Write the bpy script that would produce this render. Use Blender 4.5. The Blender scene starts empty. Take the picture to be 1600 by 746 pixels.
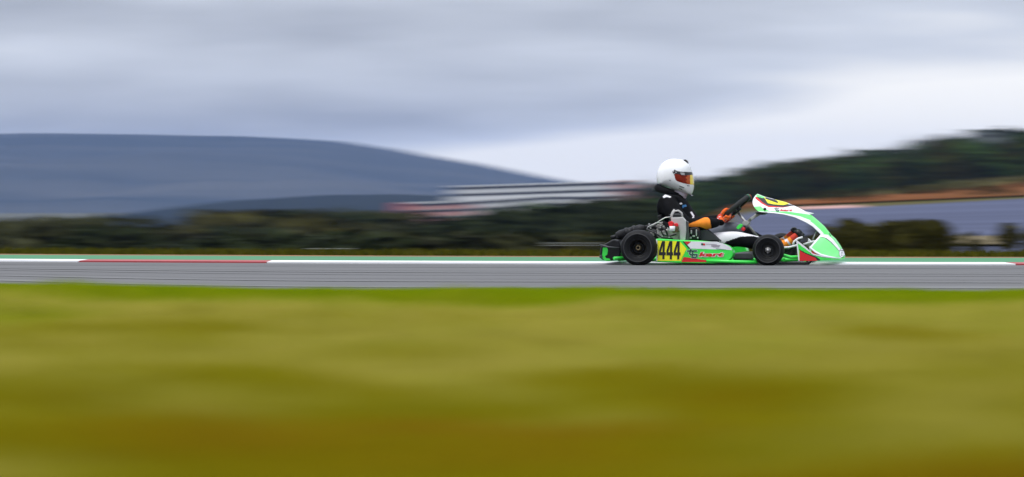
import bpy, bmesh, math, random
import numpy as np
from mathutils import Vector, Matrix, noise as mnoise
random.seed(7); rng = np.random.default_rng(7)
S = bpy.context.scene
COL = S.collection
R = math.radians

# ------------------------------------------------------------------ camera
F, HY, CAMH, DIST = 5880.0, 307.0, 0.55, 30.0      # focal length (px of a 1600 px frame), horizon row, eye height, focus
PITCH = math.atan((373.0 - HY) / F)
cam = bpy.data.cameras.new('camera'); camo = bpy.data.objects.new('camera', cam); COL.objects.link(camo)
camo.location = (0, 0, CAMH); camo.rotation_euler = (R(90) - PITCH, 0, 0)
cam.sensor_width = 36; cam.lens = F / 1600 * 36
cam.clip_start = 0.1; cam.clip_end = 30000
cam.dof.use_dof = True; cam.dof.focus_distance = DIST + 0.02
cam.dof.aperture_fstop = cam.lens / 1000 / 0.019     # long lens held wide open
cam.dof.aperture_ratio = 0.057                         # anamorphic squeeze: wide oval bokeh
S.camera = camo

# ------------------------------------------------------------------ render / colour
S.render.engine = 'CYCLES'
S.view_settings.view_transform = 'Standard'; S.view_settings.look = 'None'
S.view_settings.exposure = 0.40; S.view_settings.gamma = 1.0; S.view_settings.use_curve_mapping = False
S.cycles.use_denoising = True
S.cycles.volume_bounces = 1; S.cycles.max_bounces = 8

# ------------------------------------------------------------------ sky
SUN_EL, SUN_AZ = R(66), R(-125)        # azimuth measured from +Y towards +X: high, to the left of the camera
world = bpy.data.worlds.new('World'); S.world = world; world.use_nodes = True
nt = world.node_tree; nt.nodes.clear()
def wn(t): return nt.nodes.new(t)
def wl(a, b): nt.links.new(a, b)
def wm(op, a, b=None, c=None, clamp=False):
    n = wn('ShaderNodeMath'); n.operation = op; n.use_clamp = clamp
    for i, q in enumerate((a, b, c)):
        if q is None: continue
        if isinstance(q, (int, float)): n.inputs[i].default_value = q
        else: wl(q, n.inputs[i])
    return n.outputs[0]
tc = wn('ShaderNodeTexCoord'); sp = wn('ShaderNodeSeparateXYZ'); wl(tc.outputs['Generated'], sp.inputs[0])
dx, dy, dz = sp.outputs
az = wm('ARCTAN2', dx, dy); el = wm('ARCSINE', dz)
def cloud_noise(sx, sz, seed, detail=3.0, rough=0.5):
    cb = wn('ShaderNodeCombineXYZ'); wl(wm('MULTIPLY', dx, sx), cb.inputs[0]); wl(wm('MULTIPLY_ADD', dy, sx, seed), cb.inputs[1]); wl(wm('MULTIPLY', dz, sz), cb.inputs[2])
    n = wn('ShaderNodeTexNoise'); n.inputs['Scale'].default_value = 1.0; n.inputs['Detail'].default_value = detail; n.inputs['Roughness'].default_value = rough
    wl(cb.outputs[0], n.inputs['Vector']); return n.outputs['Fac']
def cloud(px, py, sx, sy, amp):         # one soft bank of cloud, centred on a bearing and an elevation
    a0, e0 = math.atan((px - 800) / F), math.atan((HY - py) / F)
    a = wm('DIVIDE', wm('SUBTRACT', az, a0), sx / F); e = wm('DIVIDE', wm('SUBTRACT', el, e0), sy / F)
    q = wm('ADD', wm('MULTIPLY', a, a), wm('MULTIPLY', e, e))
    return wm('MULTIPLY', wm('EXPONENT', wm('MULTIPLY', q, -0.5)), amp)
fac = wm('ADD', wm('MULTIPLY_ADD', cloud_noise(14, 85, 3.0), 0.75, -.08), wm('MULTIPLY', cloud_noise(40, 260, 9.0), 0.07))
for c in ((1590, 150, 200, 50, .65), (1480, 195, 280, 48, .5), (900, 262, 200, 34, .85), (1240, 240, 300, 44, .5), (130, 80, 190, 30, .30),
          (520, 135, 220, 22, .10), (1000, 95, 200, 45, .16), (1350, 20, 300, 40, .10), (60, 8, 240, 22, -.16), (250, 190, 480, 24, -.22), (420, 60, 420, 40, -.06), (300, 110, 700, 90, -.07), (640, 195, 220, 20, -.12), (700, 40, 260, 26, -.06), (1200, 160, 240, 20, -.10)):
    fac = wm('ADD', fac, cloud(*c))
ramp = wn('ShaderNodeValToRGB'); wl(fac, ramp.inputs[0])
cr = ramp.color_ramp; cr.elements[0].position = 0.05; cr.elements[0].color = (.275, .295, .345, 1)
cr.elements[1].position = 0.95; cr.elements[1].color = (.80, .79, .765, 1)
e_ = cr.elements.new(0.5); e_.color = (.475, .505, .565, 1)
up = wm('MULTIPLY_ADD', wm('MAXIMUM', dz, 0.0), 2.0, 1.0)       # an overcast sky is brighter overhead
cm = wn('ShaderNodeVectorMath'); cm.operation = 'SCALE'; wl(ramp.outputs[0], cm.inputs[0]); wl(up, cm.inputs['Scale'])
sky = wn('ShaderNodeTexSky'); sky.sky_type = 'NISHITA'; sky.sun_disc = False
sky.sun_elevation = SUN_EL; sky.sun_rotation = SUN_AZ
bg1 = wn('ShaderNodeBackground'); wl(sky.outputs[0], bg1.inputs[0]); bg1.inputs[1].default_value = 0.08
bg2 = wn('ShaderNodeBackground'); wl(cm.outputs[0], bg2.inputs[0]); bg2.inputs[1].default_value = 1.0
mx = wn('ShaderNodeMixShader'); mx.inputs[0].default_value = 0.95; wl(bg1.outputs[0], mx.inputs[1]); wl(bg2.outputs[0], mx.inputs[2])
out = wn('ShaderNodeOutputWorld'); wl(mx.outputs[0], out.inputs[0])

sun = bpy.data.lights.new('sun', 'SUN'); sun.energy = 1.5; sun.angle = R(25); sun.color = (1.0, .97, .93)
suno = bpy.data.objects.new('sun', sun); COL.objects.link(suno)
sd = Vector((math.sin(SUN_AZ) * math.cos(SUN_EL), math.cos(SUN_AZ) * math.cos(SUN_EL), math.sin(SUN_EL)))
suno.rotation_euler = sd.to_track_quat('Z', 'Y').to_euler()

# ------------------------------------------------------------------ helpers
def mat(name, col, rough=.6, metal=0., var=.15, scale=8., bump=0., coat=0., spec=.5, col2=None, stretch=(1, 1, 1), detail=4.):
    m = bpy.data.materials.new(name); m.use_nodes = True
    t = m.node_tree; b = t.nodes['Principled BSDF']
    b.inputs['Roughness'].default_value = rough; b.inputs['Metallic'].default_value = metal
    b.inputs['Coat Weight'].default_value = coat; b.inputs['Specular IOR Level'].default_value = spec
    c = t.nodes.new('ShaderNodeTexCoord'); mp = t.nodes.new('ShaderNodeMapping'); mp.inputs['Scale'].default_value = stretch
    n = t.nodes.new('ShaderNodeTexNoise'); n.inputs['Scale'].default_value = scale; n.inputs['Detail'].default_value = detail
    t.links.new(c.outputs['Object'], mp.inputs[0]); t.links.new(mp.outputs[0], n.inputs['Vector'])
    r = t.nodes.new('ShaderNodeValToRGB'); t.links.new(n.outputs['Fac'], r.inputs[0])
    c2 = col2 or tuple(min(1, x * (1 + var)) for x in col); c1 = col if col2 else tuple(x * (1 - var) for x in col)
    r.color_ramp.elements[0].position = .3; r.color_ramp.elements[0].color = (*c1, 1)
    r.color_ramp.elements[1].position = .7; r.color_ramp.elements[1].color = (*c2, 1)
    t.links.new(r.outputs[0], b.inputs['Base Color'])
    if bump:
        bn = t.nodes.new('ShaderNodeBump'); bn.inputs['Strength'].default_value = bump; bn.inputs['Distance'].default_value = .01
        t.links.new(n.outputs['Fac'], bn.inputs['Height']); t.links.new(bn.outputs[0], b.inputs['Normal'])
    return m

def link(name, me, m=None, parent=None, smooth=False):
    if isinstance(me, bmesh.types.BMesh):
        bm = me; me = bpy.data.meshes.new(name); bm.normal_update(); bm.to_mesh(me); bm.free()
    if m is not None:
        for q in (m if isinstance(m, (list, tuple)) else [m]): me.materials.append(q)
    if smooth:
        me.shade_smooth()
    o = bpy.data.objects.new(name, me); COL.objects.link(o)
    if parent: o.parent = parent
    return o
def empty(name, loc=(0, 0, 0), rz=0):
    o = bpy.data.objects.new(name, None); COL.objects.link(o); o.location = loc; o.rotation_euler = (0, 0, rz); return o
def tag(o, label=None, cat=None, group=None, kind=None):
    for k, v in (('label', label), ('category', cat), ('group', group), ('kind', kind)):
        if v: o[k] = v
    return o
def copy_tree(o, parent=None):
    c = o.copy(); COL.objects.link(c)
    if parent: c.parent = parent
    for ch in list(o.children): copy_tree(ch, c)
    return c
def pydata(verts, faces):
    me = bpy.data.meshes.new('m'); me.from_pydata([tuple(v) for v in verts], [], faces); me.update(); return me
def npmesh(verts, faces):
    """fast mesh from arrays; faces (n,k) all with the same k"""
    me = bpy.data.meshes.new('m'); n, k = faces.shape
    me.vertices.add(len(verts)); me.vertices.foreach_set('co', np.asarray(verts, np.float32).ravel())
    me.loops.add(n * k); me.loops.foreach_set('vertex_index', faces.astype(np.int32).ravel())
    me.polygons.add(n); me.polygons.foreach_set('loop_start', np.arange(0, n * k, k, dtype=np.int32))
    me.update(calc_edges=True); return me
def add_box(bm, c, s, rot=None, bevel=0.):
    r = bmesh.ops.create_cube(bm, size=1.0)
    M = Matrix.Translation(c) @ (rot.to_4x4() if rot else Matrix.Identity(4)) @ Matrix.Diagonal((*s, 1))
    bmesh.ops.transform(bm, matrix=M, verts=r['verts'])
    if bevel:
        ed = list({e for v in r['verts'] for e in v.link_edges})
        bmesh.ops.bevel(bm, geom=ed, offset=bevel, segments=2, affect='EDGES', profile=.5)
def box(c, s, rot=None, bevel=0.):
    bm = bmesh.new(); add_box(bm, c, s, rot, bevel); return bm
def add_tube(bm, pts, r, seg=10, caps=True):
    pts = [Vector(p) for p in pts]; rr = r if isinstance(r, (list, tuple)) else [r] * len(pts)
    rings = []; up0 = None
    for i, p in enumerate(pts):
        d = (pts[min(i + 1, len(pts) - 1)] - pts[max(i - 1, 0)]).normalized()
        if up0 is None:
            up0 = Vector((0, 0, 1)) if abs(d.z) < .9 else Vector((1, 0, 0))
        s = d.cross(up0).normalized(); u = s.cross(d).normalized(); up0 = u
        rings.append([bm.verts.new(p + (s * math.cos(a) + u * math.sin(a)) * rr[i]) for a in [2 * math.pi * k / seg for k in range(seg)]])
    for a, b in zip(rings, rings[1:]):
        for k in range(seg): f = bm.faces.new((a[k], a[(k + 1) % seg], b[(k + 1) % seg], b[k])); f.smooth = True
    if caps:
        bm.faces.new(rings[0][::-1]); bm.faces.new(rings[-1])
def tube(pts, r, seg=10, caps=True):
    bm = bmesh.new(); add_tube(bm, pts, r, seg, caps); return bm
def add_lathe(bm, prof, M=Matrix.Identity(4), seg=40, smooth=True):
    """prof: (axial, radius) pairs, spun about local Y"""
    rings = []
    for (a, r) in prof:
        if r < 1e-5: rings.append([bm.verts.new(M @ Vector((0, a, 0)))])
        else: rings.append([bm.verts.new(M @ Vector((r * math.cos(t), a, r * math.sin(t)))) for t in [2 * math.pi * k / seg for k in range(seg)]])
    for a, b in zip(rings, rings[1:]):
        for k in range(seg):
            k2 = (k + 1) % seg
            if len(a) == 1 and len(b) == 1: continue
            if len(a) == 1: f = bm.faces.new((a[0], b[k2], b[k]))
            elif len(b) == 1: f = bm.faces.new((a[k], a[k2], b[0]))
            else: f = bm.faces.new((a[k], a[k2], b[k2], b[k]))
            f.smooth = smooth
    bmesh.ops.recalc_face_normals(bm, faces=bm.faces)
def lathe(prof, M=Matrix.Identity(4), seg=40, smooth=True):
    bm = bmesh.new(); add_lathe(bm, prof, M, seg, smooth); return bm
def inside(p, poly):
    x, y = p; c = False; j = len(poly) - 1
    for i in range(len(poly)):
        xi, yi = poly[i]; xj, yj = poly[j]
        if (yi > y) != (yj > y) and x < (xj - xi) * (y - yi) / (yj - yi) + xi: c = not c
        j = i
    return c
def smooth_step(a, b, x):
    t = np.clip((np.asarray(x, float) - a) / (b - a), 0, 1); return t * t * (3 - 2 * t)
def at(px, py, Y):
    """world point at forward distance Y on the bearing/elevation of a survey reading (1600 px frame)"""
    return Vector(((px - 800) / F * Y, Y, CAMH + (HY - py) / F * Y))

# ------------------------------------------------------------------ materials of the place
def ground_material():
    m = bpy.data.materials.new('ground'); m.use_nodes = True; t = m.node_tree; b = t.nodes['Principled BSDF']; b.inputs['Roughness'].default_value = .95; b.inputs['Specular IOR Level'].default_value = .1
    c = t.nodes.new('ShaderNodeTexCoord')
    def nz(s, d, st=(1, 1, 1)):
        mp = t.nodes.new('ShaderNodeMapping'); mp.inputs['Scale'].default_value = st
        n = t.nodes.new('ShaderNodeTexNoise'); n.inputs['Scale'].default_value = s; n.inputs['Detail'].default_value = d
        t.links.new(c.outputs['Object'], mp.inputs[0]); t.links.new(mp.outputs[0], n.inputs['Vector']); return n.outputs['Fac']
    r = t.nodes.new('ShaderNodeValToRGB'); t.links.new(nz(.9, 5), r.inputs[0]); el = r.color_ramp.elements
    el[0].position = .3; el[0].color = (.085, .050, .010, 1); el[1].position = .7; el[1].color = (.045, .055, .010, 1)
    e = el.new(.5); e.color = (.075, .065, .012, 1)
    t.links.new(r.outputs[0], b.inputs['Base Color'])
    return m
def grass_material(name, stops, scale, y0=None, y1=None):
    """blade colour drifts in patches (noise) and, towards the mown edge of the track, to fresher green"""
    m = bpy.data.materials.new(name); m.use_nodes = True; t = m.node_tree; b = t.nodes['Principled BSDF']; b.inputs['Roughness'].default_value = .8; b.inputs['Specular IOR Level'].default_value = .0
    at_ = t.nodes.new('ShaderNodeAttribute'); at_.attribute_name = 'dry'
    r = t.nodes.new('ShaderNodeValToRGB'); t.links.new(at_.outputs['Fac'], r.inputs[0]); el = r.color_ramp.elements
    el[0].position, el[0].color = stops[0][0], (*stops[0][1], 1); el[1].position, el[1].color = stops[-1][0], (*stops[-1][1], 1)
    for p, c in stops[1:-1]: e = el.new(p); e.color = (*c, 1)
    t.links.new(r.outputs[0], b.inputs['Base Color'])
    tr = t.nodes.new('ShaderNodeBsdfTranslucent'); t.links.new(r.outputs[0], tr.inputs[0])
    mx = t.nodes.new('ShaderNodeMixShader'); mx.inputs[0].default_value = .35
    o = t.nodes['Material Output']; t.links.new(b.outputs[0], mx.inputs[1]); t.links.new(tr.outputs[0], mx.inputs[2]); t.links.new(mx.outputs[0], o.inputs[0])
    return m
M_ground = ground_material()
M_asphalt = mat('asphalt', (.140, .139, .140), .9, var=.07, scale=1.4, stretch=(.12, 2.2, 1), detail=8, spec=.08)
M_asphalt2 = mat('old_asphalt', (.080, .090, .140), .95, var=.2, scale=.05, stretch=(.3, 3, 1), detail=6, spec=.02)
M_green_paint = mat('green_paint', (.014, .175, .055), .6, var=.12, scale=2, stretch=(.2, 1, 1))
M_white_paint = mat('white_paint', (.78, .78, .78), .6, var=.06, scale=3)
M_red_paint = mat('red_paint', (.36, .045, .05), .6, var=.1, scale=3)
M_dirt = mat('orange_dirt', (.27, .12, .035), .95, scale=.6, col2=(.17, .085, .035))
M_dirt2 = mat('red_earth', (.19, .062, .018), .95, scale=.03, col2=(.085, .045, .014), detail=7, spec=.02)
M_pale = mat('pale_earth', (.20, .165, .11), .95, scale=.08, spec=.0, col2=(.14, .115, .07))

# ------------------------------------------------------------------ terrain
def kerb_d(x):
    x = np.asarray(x, float); c = np.clip(x, -6, 5)
    d = 30.4 - .17 * (c - .67) + .016 * (c - .67) ** 2
    return d + np.where(x < -6, (x + 6) * -.38, 0) + np.where(x > 5, (x - 5) * -.03, 0)
def near_d(x):
    x = np.asarray(x, float); c = np.clip(x, -3.6, 40); q = np.minimum(c + .5, 0)
    return 20.8 - .055 * (c + .5) + .24 * q * q + np.where(x < -3.6, (x + 3.6) * -.38, 0)
LY = [-100, 36.6, 44, 60, 100, 200, 400, 700, 1500, 3000, 6000, 20000]; LZ = [0, 0, -.45, -1.9, -4.6, -10, -15, -17, -15, -24, -20, -20]
RY = [-100, 36.6, 44, 60, 90, 120, 150, 260, 320, 600, 900, 2000, 6000, 20000]
RZ0 = [0, 0, -.4, -1.35, -2.3, -1.9, -1.45, -.95, -.6, -3.2, -6, -20, -20, -20]
RZ1 = [0, 0, -.4, -1.35, -2.3, -1.9, -1.35, -.10, 1.0, 4.6, 9, -10, -20, -20]
def terrain(x, y):
    x = np.asarray(x, float); y = np.asarray(y, float)
    sh = (kerb_d(np.clip(x, -60, 60)) - 30.3) * (1 - smooth_step(45, 120, y))
    yy = y - sh; a = x / np.maximum(y, 20)
    l = np.interp(yy, LY, LZ)
    k = np.clip((a - .03) / .106, -.2, 2.0)
    r = np.interp(yy, RY, RZ0) * (1 - k) + np.interp(yy, RY, RZ1) * k
    s = smooth_step(.0, .065, a)
    return l * (1 - s) + r * s
def wob(x, y, f=1.0):
    return (np.sin(x * 1.7 * f + .6 * y * f) + np.sin(x * .63 * f - y * 1.31 * f + 1.7) + np.sin(y * 2.3 * f + .4 * x * f + 4)) / 3
def ground_z(x, y):
    z = terrain(x, y) - .02
    edge = near_d(x) - y
    return z + smooth_step(0., .5, edge) * .03 + smooth_step(.25, 3.5, edge) * (.030 + .014 * wob(x, y, 1.1)) * (np.asarray(y) > -60)
ys = np.concatenate([np.linspace(-25, 4, 8), np.linspace(4.5, 45, 110), np.geomspace(46, 7900, 120)])
aa = np.concatenate([np.linspace(-1.4, -.22, 14)[:-1], np.linspace(-.22, .22, 90), np.linspace(.22, 1.4, 14)[1:]])
GA, GY = np.meshgrid(aa, ys); GX = GA * (np.maximum(GY, 0) + 14)
GZ = ground_z(GX, GY)
def grid_faces(ny, nx):
    i = np.arange((ny - 1) * nx).reshape(ny - 1, nx)[:, :-1].ravel()
    return np.stack([i, i + 1, i + nx + 1, i + nx], 1)
g = link('ground', npmesh(np.stack([GX, GY, GZ], -1).reshape(-1, 3), grid_faces(*GX.shape)), M_ground, smooth=True); tag(g, kind='structure')

def strip(name, f0, f1, z, m, x0=-110, x1=110, n=260, parent=None, thick=0.):
    xs = np.linspace(x0, x1, n); a = f0(xs); b = f1(xs); v = []
    for x, p, q in zip(xs, a, b): v += [(x, p, z), (x, q, z)]
    fc = [(2 * i, 2 * i + 2, 2 * i + 3, 2 * i + 1) for i in range(n - 1)]
    if thick:
        k = len(v); v += [(x, y, zz - thick) for x, y, zz in v]
        for i in range(n - 1):
            fc += [(2 * i + k, 2 * i + 2 + k, 2 * i + 2, 2 * i), (2 * i + 1, 2 * i + 3, 2 * i + 3 + k, 2 * i + 1 + k)]
        fc += [(0, 1, 1 + k, k), (2 * n - 2, 2 * n - 2 + k, 2 * n - 1 + k, 2 * n - 1)]
    return link(name, pydata(v, fc), m, parent)
tag(strip('track', lambda x: near_d(x) - .35, lambda x: kerb_d(x) + .05, 0, M_asphalt), kind='structure')
tag(strip('green_runoff', lambda x: kerb_d(x) + .66, lambda x: kerb_d(x) + 3.35, .004, M_green_paint), kind='structure')
tag(strip('dirt_strip', lambda x: kerb_d(x) + 3.35, lambda x: kerb_d(x) + 3.95, .003, M_dirt), kind='structure')
kerb = tag(strip('kerb', lambda x: kerb_d(x) + .03, lambda x: kerb_d(x) + .70, .006, M_white_paint), kind='structure')
cuts = [(-16.2, -14.6), (-9.9, -8.3), (-3.62, -2.02), (4.02, 5.6), (10.3, 11.9), (16.6, 18.2)]
prev = -22.5
for a, b in cuts:
    strip('kerb_block', lambda x: kerb_d(x), lambda x: kerb_d(x) + .72, .012, M_white_paint, prev + .004, a - .004, 14, kerb, .02)
    strip('kerb_block', lambda x: kerb_d(x), lambda x: kerb_d(x) + .72, .012, M_red_paint, a + .004, b - .004, 8, kerb, .02)
    prev = b
# rubbered and patched lines that run along the asphalt
M_rubber = mat('rubber_line', (.128, .127, .128), .8, var=.2, scale=3, stretch=(.1, 3, 1))
M_patch = mat('worn_asphalt', (.146, .145, .144), .85, var=.12, scale=2, stretch=(.1, 3, 1))
def lane(f): return lambda x: near_d(x) * (1 - f) + kerb_d(x) * f
for f, w, m in ((.90, .06, M_rubber), (.84, .11, M_rubber), (.70, .05, M_rubber), (.55, .10, M_rubber), (.63, .35, M_patch), (.34, .25, M_patch), (.18, .5, M_patch), (.43, .06, M_rubber)):
    tag(strip('tyre_mark' if m is M_rubber else 'worn_lane', lane(f), lambda x, f=f, w=w: lane(f)(x) + w * (.75 + .25 * np.sin(x * .8 + f * 30)), .004 if m is M_rubber else .003, m, -40, 40, 160), kind='structure')

# asphalt bank, earth banks and the pale patch on the far slope (sheets a little above the ground)
def patch(name, fan0, fan1, y0, y1, m, lift, edge=lambda t: 0., ny=24, nx=40):
    V = []
    for i in range(ny):
        for j in range(nx):
            y = y0 + (y1 - y0) * i / (ny - 1); a = fan0 + (fan1 - fan0) * j / (nx - 1)
            y += edge(a) * (i / (ny - 1)); x = a * y
            V.append((x, y, float(terrain(x, y)) + lift))
    return tag(link(name, npmesh(np.array(V), grid_faces(ny, nx)), m, smooth=True), kind='structure')
A = lambda px: (px - 800) / F
patch('asphalt_bank', A(1150), A(2300), 118, 262, M_asphalt2, .25, lambda a: (a - .1) * 300)
patch('earth_bank', A(1060), A(2300), 294, 340, M_dirt2, .12, lambda a: (a - .075) * 900 + 7 * math.sin(a * 190) + 4 * math.sin(a * 430))
patch('pink_gravel', A(1235), A(1345), 262, 274, mat('pink_gravel', (.40, .22, .19), .95, scale=.2), .2)
patch('pale_earth', A(1478), A(1575), 139, 150, M_pale, .34)

# ------------------------------------------------------------------ far mountain and low hills
M_mount = mat('mountain_scrub', (.018, .022, .02), .95, scale=.006, col2=(.06, .058, .048), detail=12, spec=0., stretch=(.25, 1, 1))
M_hill = mat('low_hill_wood', (.008, .011, .009), .95, scale=.01, col2=(.02, .022, .016), detail=9, spec=0.)
def ridge(name, prof, Y, depth, base, m, rough, nx=170, ny=26):
    """prof: (bearing px, skyline px) readings turned into heights at distance Y"""
    pxs = np.linspace(prof[0][0], prof[-1][0], nx); sk = np.interp(pxs, [p[0] for p in prof], [p[1] for p in prof])
    k = np.ones(9) / 9; sk = np.convolve(np.pad(sk, 4, 'edge'), k, 'valid')
    X = (pxs - 800) / F * Y; H = CAMH + (HY - sk) / F * Y
    V = []
    for i in range(ny):
        t = i / (ny - 1) * 2 - 1; y = Y + t * depth; b = max(0, 1 - abs(t)) ** .8
        for x, h in zip(X, H):
            n = mnoise.fractal(Vector((x, y, 0)) * (5.0 / depth), 1.0, 2.0, 6) * rough * (b * (1 - b) * 4 * .8 + .12 * b)
            V.append((x, y, base + (h - base) * b + n))
    return tag(link(name, npmesh(np.array(V), grid_faces(ny, nx)), m, smooth=True), kind='structure')
ridge('mountain', [(-5200, 330), (-3800, 290), (-2400, 240), (-900, 214), (0, 207), (150, 206), (300, 209), (450, 211), (560, 213), (640, 221), (700, 236), (760, 254), (810, 270), (850, 281), (900, 290), (1000, 302), (1300, 320), (2200, 345)], 6200, 1500, -60, M_mount, 26)
ridge('low_hills', [(-3000, 335), (-1500, 320), (-600, 345), (-100, 348), (60, 350), (180, 345), (270, 320), (350, 306), (430, 305), (500, 309), (560, 304), (610, 297), (660, 299), (720, 305), (800, 312), (950, 320), (1200, 330), (2500, 340)], 2900, 420, -30, M_hill, 7)

# ------------------------------------------------------------------ hillside buildings
M_bwhite = mat('white_render', (.74, .74, .75), .8, scale=.3, var=.08)
M_bpink = mat('pink_render', (.56, .28, .25), .8, scale=.3, var=.1)
M_bred = mat('red_render', (.48, .08, .05), .8, scale=.3, var=.1)
M_roof = mat('terracotta_roof', (.40, .13, .05), .85, scale=.8, var=.2)
M_glass = mat('dark_window_glass', (.03, .025, .03), .15, scale=.5)
M_slab = mat('balcony_concrete', (.70, .70, .70), .8, scale=.5, var=.08)
M_grey = mat('grey_cladding', (.24, .27, .26), .7, scale=.4, var=.1)
mesh_cache = {}
def shared_box(name, m, parent, c, s):
    k = (name, m.name)
    if k not in mesh_cache:
        o = link(name, box((0, 0, 0), (1, 1, 1)), m); mesh_cache[k] = o.data
    else: o = bpy.data.objects.new(name, mesh_cache[k]); COL.objects.link(o)
    o.location = c; o.scale = s; o.parent = parent; return o
def apartment(name, px0, px1, ytop0, ytop1, storeys, Y, wall, label, left_wall=None, roof=None, pitch=10.6, bays=None):
    """long block that climbs the slope bay by bay: wall bay, recessed window, balcony front for each storey"""
    mpp = Y / F; n = bays or max(2, round((px1 - px0) / 24)); w = (px1 - px0) * mpp / n; h = pitch * mpp
    x0 = (px0 - 800) * mpp; base = empty(name, (x0 + w * n / 2, Y, CAMH + (HY - ytop1 - storeys * pitch) * mpp - 8))
    tag(base, label, 'apartment block')
    for b in range(n):
        top = CAMH + (HY - (ytop0 + (ytop1 - ytop0) * (b + .5) / n)) * mpp
        cx = x0 + w * (b + .5) - base.location.x; zt = top - base.location.z
        hh = storeys * h + 7
        wl_ = shared_box('wall', wall, base, (cx, 6, zt - hh / 2), (w - .01, 10, hh))
        shared_box('roof', roof or M_slab, base, (cx, 5.2, zt + .22), (w - .012, 12.5, .45))
        for s in range(storeys):
            z = zt - (s + .5) * h
            shared_box('window', M_glass, base, (cx, .98, z + .32 * h), (w * .96, .12, h * .42))
            shared_box('balcony', wall if wall is M_bpink else M_slab, base, (cx, -.1, z - .20 * h), (w - .014, .5, h * .50))
            shared_box('floor_slab', M_slab, base, (cx, .4, z - .49 * h), (w - .016, 1.3, .22))
    if left_wall:
        top = CAMH + (HY - ytop0) * mpp - base.location.z; hh = storeys * h + 6
        shared_box('end_wall', left_wall, base, (x0 - 2.0 - base.location.x, 5, top - hh / 2 + .5), (3.8, 13, hh))
    return base
apartment('apartment_block', 636, 742, 319, 315, 3, 1500, M_bpink, 'long low pink block with a red end wall, lowest on the wooded slope', M_bred)
apartment('apartment_block', 744, 880, 315, 306, 3, 1504, M_bwhite, 'long white block with dark window bands, below the upper white block')
apartment('apartment_block', 706, 955, 293, 285, 3, 1560, M_bwhite, 'longest white block with three window bands, highest on the wooded slope')
apartment('apartment_block', 957, 1004, 285, 283, 2, 1562, M_bpink, 'short pink block with an orange roof, just left of the white helmet', None, M_roof)
def hut(px0, px1, yt, yb, Y, label, m):
    mpp = Y / F; w = (px1 - px0) * mpp; h = (yb - yt) * mpp + 3; x = ((px0 + px1) / 2 - 800) * mpp; z = CAMH + (HY - yt) * mpp - h
    t = tag(empty('hilltop_building', (x, Y, z)), label, 'building')
    link('wall', box((0, 2.5, h / 2), (w, 5, h)), m, t); link('roof', box((0, 2.4, h + .08), (w + .3, 5.6, .16)), M_grey, t)
    k = max(2, round(w / 1.6))
    for i in range(k):
        wd = shared_box('window', M_glass, t, (-w / 2 + w * (i + .5) / k, -.02, h - .9), (w / k * .6, .06, .5))
hut(1515, 1590, 204, 224, 585, 'flat pale grey building on the hilltop at the right edge', M_grey)
hut(1330, 1402, 236, 243, 560, 'long low grey roofed shed half hidden in the hillside wood', M_grey)

# ------------------------------------------------------------------ trees
M_trunk = mat('bark', (.06, .045, .03), .9, scale=6)
def foliage(name, c1, c2, sc=1.2): return mat(name, c1, .8, scale=sc, col2=c2, spec=.05, detail=3)
M_f1 = foliage('dark_foliage', (.008, .012, .004), (.022, .030, .009)); M_f2 = foliage('olive_foliage', (.020, .019, .003), (.052, .046, .007))
M_f3 = foliage('green_foliage', (.016, .038, .007), (.050, .088, .017)); M_f4 = foliage('dry_foliage', (.014, .017, .006), (.034, .034, .011))
def crown_arrays(n, rx, rz, z0, leaf, lobes, sparse=1.0, seed=0):
    """leaf quads scattered through several lumps, so that the outline is uneven and sky shows between them"""
    g_ = np.random.default_rng(seed)
    L = np.stack([g_.normal(0, .42, lobes) * rx, g_.normal(0, .42, lobes) * rx, z0 + rz * g_.uniform(.35, 1.7, lobes)], 1)
    lr = g_.uniform(.32, .62, lobes)
    k = g_.integers(0, lobes, n); d = g_.normal(0, 1, (n, 3)); d /= np.linalg.norm(d, axis=1)[:, None]
    rad = g_.uniform(.35, 1.0, n) ** .5 * lr[k]
    c = L[k] + d * rad[:, None] * np.array([rx, rx, rz]) * sparse
    nrm = d + g_.normal(0, .6, (n, 3)); nrm /= np.linalg.norm(nrm, axis=1)[:, None]
    t = np.cross(nrm, g_.normal(0, 1, (n, 3))); t /= np.linalg.norm(t, axis=1)[:, None]; b = np.cross(nrm, t)
    s = leaf * g_.uniform(.6, 1.4, n)[:, None]
    v = np.stack([c - t * s, c - b * s * .6, c + t * s, c + b * s * .6], 1).reshape(-1, 3)
    return v
def quads(n): return np.arange(n * 4).reshape(n, 4)
def tree_proto(kind, h, rx, leaves, leaf, mf, seed, lobes=9, sparse=1.0):
    t = empty(kind)
    g_ = random.Random(seed); bm = bmesh.new(); top = Vector((g_.uniform(-.2, .2), g_.uniform(-.2, .2), h * .8))
    add_tube(bm, [(0, 0, -.5), (0.03, 0, h * .25), top * .6, top], [h * .035, h * .028, h * .02, h * .006], 7)
    for i in range(5):
        a = g_.uniform(0, 6.28); z = h * g_.uniform(.25, .6); r = rx * g_.uniform(.5, .85)
        add_tube(bm, [(0, 0, z), (math.cos(a) * r * .5, math.sin(a) * r * .5, z + h * .12), (math.cos(a) * r, math.sin(a) * r, z + h * .2)], [h * .014, h * .01, h * .004], 5)
    link('trunk', bm, M_trunk, t)
    rz = h * .42
    link('crown', npmesh(crown_arrays(leaves, rx, rz, h * .12, leaf, lobes, sparse, seed), quads(leaves)), mf, t)
    return t
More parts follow.
